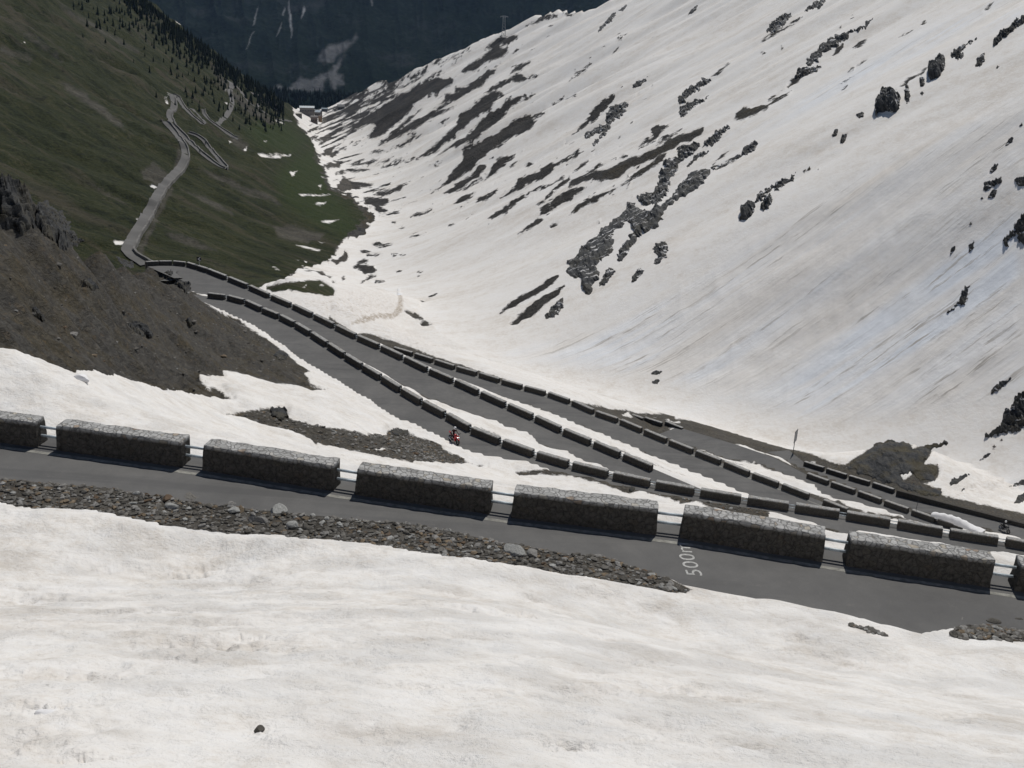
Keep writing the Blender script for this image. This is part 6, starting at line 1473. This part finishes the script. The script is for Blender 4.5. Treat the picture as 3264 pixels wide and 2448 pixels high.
def rider(M, suit, label, stripe):
    J = {'pel': (-.28, 0, .92, .150), 'spine': (-.22, 0, 1.12, .135), 'chest': (-.10, 0, 1.34, .150), 'neck': (-.02, 0, 1.50, .062), 'head': (.03, 0, 1.63, .085)}
    E_ = [('pel', 'spine'), ('spine', 'chest'), ('chest', 'neck'), ('neck', 'head')]
    for s, t in ((1, 'l'), (-1, 'r')):
        J.update({'sh' + t: (-.07, s * .20, 1.40, .075), 'el' + t: (.10, s * .33, 1.16, .052), 'wr' + t: (.34, s * .34, 1.05, .038), 'pm' + t: (.40, s * .34, 1.045, .036),
                  'hip' + t: (-.26, s * .12, .88, .105), 'kn' + t: (.14, s * .24, .70, .075), 'an' + t: (-.18, s * .22, .36, .050), 'toe' + t: (.04, s * .23, .30, .040)})
        E_ += [('chest', 'sh' + t), ('sh' + t, 'el' + t), ('el' + t, 'wr' + t), ('wr' + t, 'pm' + t), ('pel', 'hip' + t), ('hip' + t, 'kn' + t), ('kn' + t, 'an' + t), ('an' + t, 'toe' + t)]
        for fi, (dy, ln) in enumerate(((-.03, .055), (-.01, .065), (.012, .06), (.032, .048))):
            J['f%d' % fi + t] = (.445, s * (.34 + dy), 1.04, .010); J['g%d' % fi + t] = (.445 + ln * .3, s * (.34 + dy), 1.04 - ln * .6, .009); E_ += [('pm' + t, 'f%d' % fi + t), ('f%d' % fi + t, 'g%d' % fi + t)]
        J['th' + t] = (.40, s * .295, 1.02, .011); E_.append(('pm' + t, 'th' + t))
    keys = list(J); me = bpy.data.meshes.new('person'); me.from_pydata([J[k_][:3] for k_ in keys], [(keys.index(a_), keys.index(b_)) for a_, b_ in E_], [])
    o = bpy.data.objects.new('person', me); COL.objects.link(o); o.matrix_world = M; me.materials.append(suit)
    sk = o.modifiers.new('skin', 'SKIN'); sk.use_smooth_shade = True
    for q, k_ in enumerate(keys):
        d_ = me.skin_vertices[0].data[q]; d_.radius = (J[k_][3], J[k_][3]); d_.use_root = (k_ == 'pel')
    ss_ = o.modifiers.new('sub', 'SUBSURF'); ss_.levels = 1; ss_.render_levels = 2
    tag(o, label, 'person')
    v, f = loft([(-.115, 1.66, .03, .03), (-.09, 1.67, .10, .11), (-.02, 1.68, .135, .15), (.06, 1.68, .135, .155), (.13, 1.65, .115, .12), (.17, 1.61, .06, .06)], 16)
    link_obj('helmet', mesh_np('helmet', v, f), M_HELM_W, o)
    v, f = loft([(.10, 1.675, .115, .045), (.15, 1.665, .115, .045), (.178, 1.655, .07, .03)], 12); link_obj('visor', mesh_np('visor', v, f), M_GLASS, o)
    if stripe:
        for s in (1, -1):
            v, f = tube([(-.0, s * .275, 1.34), (.12, s * .375, 1.17), (.30, s * .375, 1.08)], [.02, .034, .024], 6); link_obj('sleeve_pad', mesh_np('sleeve_pad', v, f), M_PAD, o)
            v, f = tube([(-.05, s * .25, .80), (.12, s * .32, .70), (.16, s * .30, .62)], [.025, .04, .03], 6); link_obj('knee_pad', mesh_np('knee_pad', v, f), M_PAD, o)
    return o
def on_road(px, py, k, rev=False, dyaw=0.0):
    z = RD[k]['line'][:, 2].mean()
    for _ in range(5):
        p = at_z(px, py, z); S_, T_, Zl_ = line_coords(RD[k]['line'], np.array([p[0]]), np.array([p[1]])); z = float(Zl_[0])
    s, P_, D_, N_ = sample_line(RD[k]['line'], 1.0); q = int(np.argmin(np.abs(s - S_[0]))); d_ = D_[q] * (-1 if rev else 1)
    return Matrix.Translation(p + np.array([0, 0, .01])) @ Matrix.Rotation(math.atan2(d_[1], d_[0]) + dyaw, 4, 'Z')
Mr = on_road(1446, 1411, 2, dyaw=-.12) @ Matrix.Rotation(math.radians(-4), 4, 'X')
motorcycle(Mr, M_RED, 'red sport motorcycle with lit headlights on the second road', True, True, 'motorcycles on the pass road')
rider(Mr, M_SUIT, 'person in a dark red riding suit and white helmet on the red motorcycle', True)
Mb = on_road(3200, 1694, 6, dyaw=-.35) @ Matrix.Rotation(math.radians(3), 4, 'X')
motorcycle(Mb, M_BLK, 'black motorcycle on the lowest road at the right edge', False, False, 'motorcycles on the pass road')
rider(Mb, M_LEATHER, 'person in black riding clothes and pale helmet on the black motorcycle', False)
for (x, y, lab, lab2, H) in ((649, 461, 'distant dark motorcycle on the upper arm of the lower valley hairpin', 'distant person riding the motorcycle on the upper arm of the valley hairpin', RV3), (641, 487, 'distant dark motorcycle on the lower arm of the lower valley hairpin', 'distant person riding the motorcycle on the lower arm of the valley hairpin', RV2)):
    p = hit([x], [y], 230)[0]; q = int(np.argmin(((H - p) ** 2).sum(1))); d_ = H[min(q + 1, len(H) - 1)] - H[max(q - 1, 0)]
    c = H[q] + np.array([0, 0, .55]); M = Matrix.Translation(c) @ Matrix.Rotation(math.atan2(d_[1], d_[0]), 4, 'Z')
    motorcycle(M, M_BLK, lab, False, False, 'motorcycles on the pass road'); rider(M, M_LEATHER, lab2, False)

# ------------------------------------------------------------------ haze
allz = np.concatenate([Zt, Z2_.ravel()]); hx = max(np.abs(X).max(), np.abs(X2).max()) + 20; hy = max(Y.max(), Y2.max()) + 20
v, f = boxm(-hx, hx, -60, hy, float(allz.min()) - 1.0, max(float(allz.max()), 5.0) + 5.0)
mh = bpy.data.materials.new("haze"); mh.use_nodes = True; nh = mh.node_tree; nh.nodes.clear()
oh = nh.nodes.new("ShaderNodeOutputMaterial"); ph = nh.nodes.new("ShaderNodeVolumePrincipled")
ph.inputs['Density'].default_value = 2.2e-5; ph.inputs['Color'].default_value = (0.42, 0.62, 1.0, 1)
nh.links.new(ph.outputs[0], oh.inputs['Volume'])
tag(link_obj('haze', mesh_np('haze', v, f, False), mh), kind='stuff')
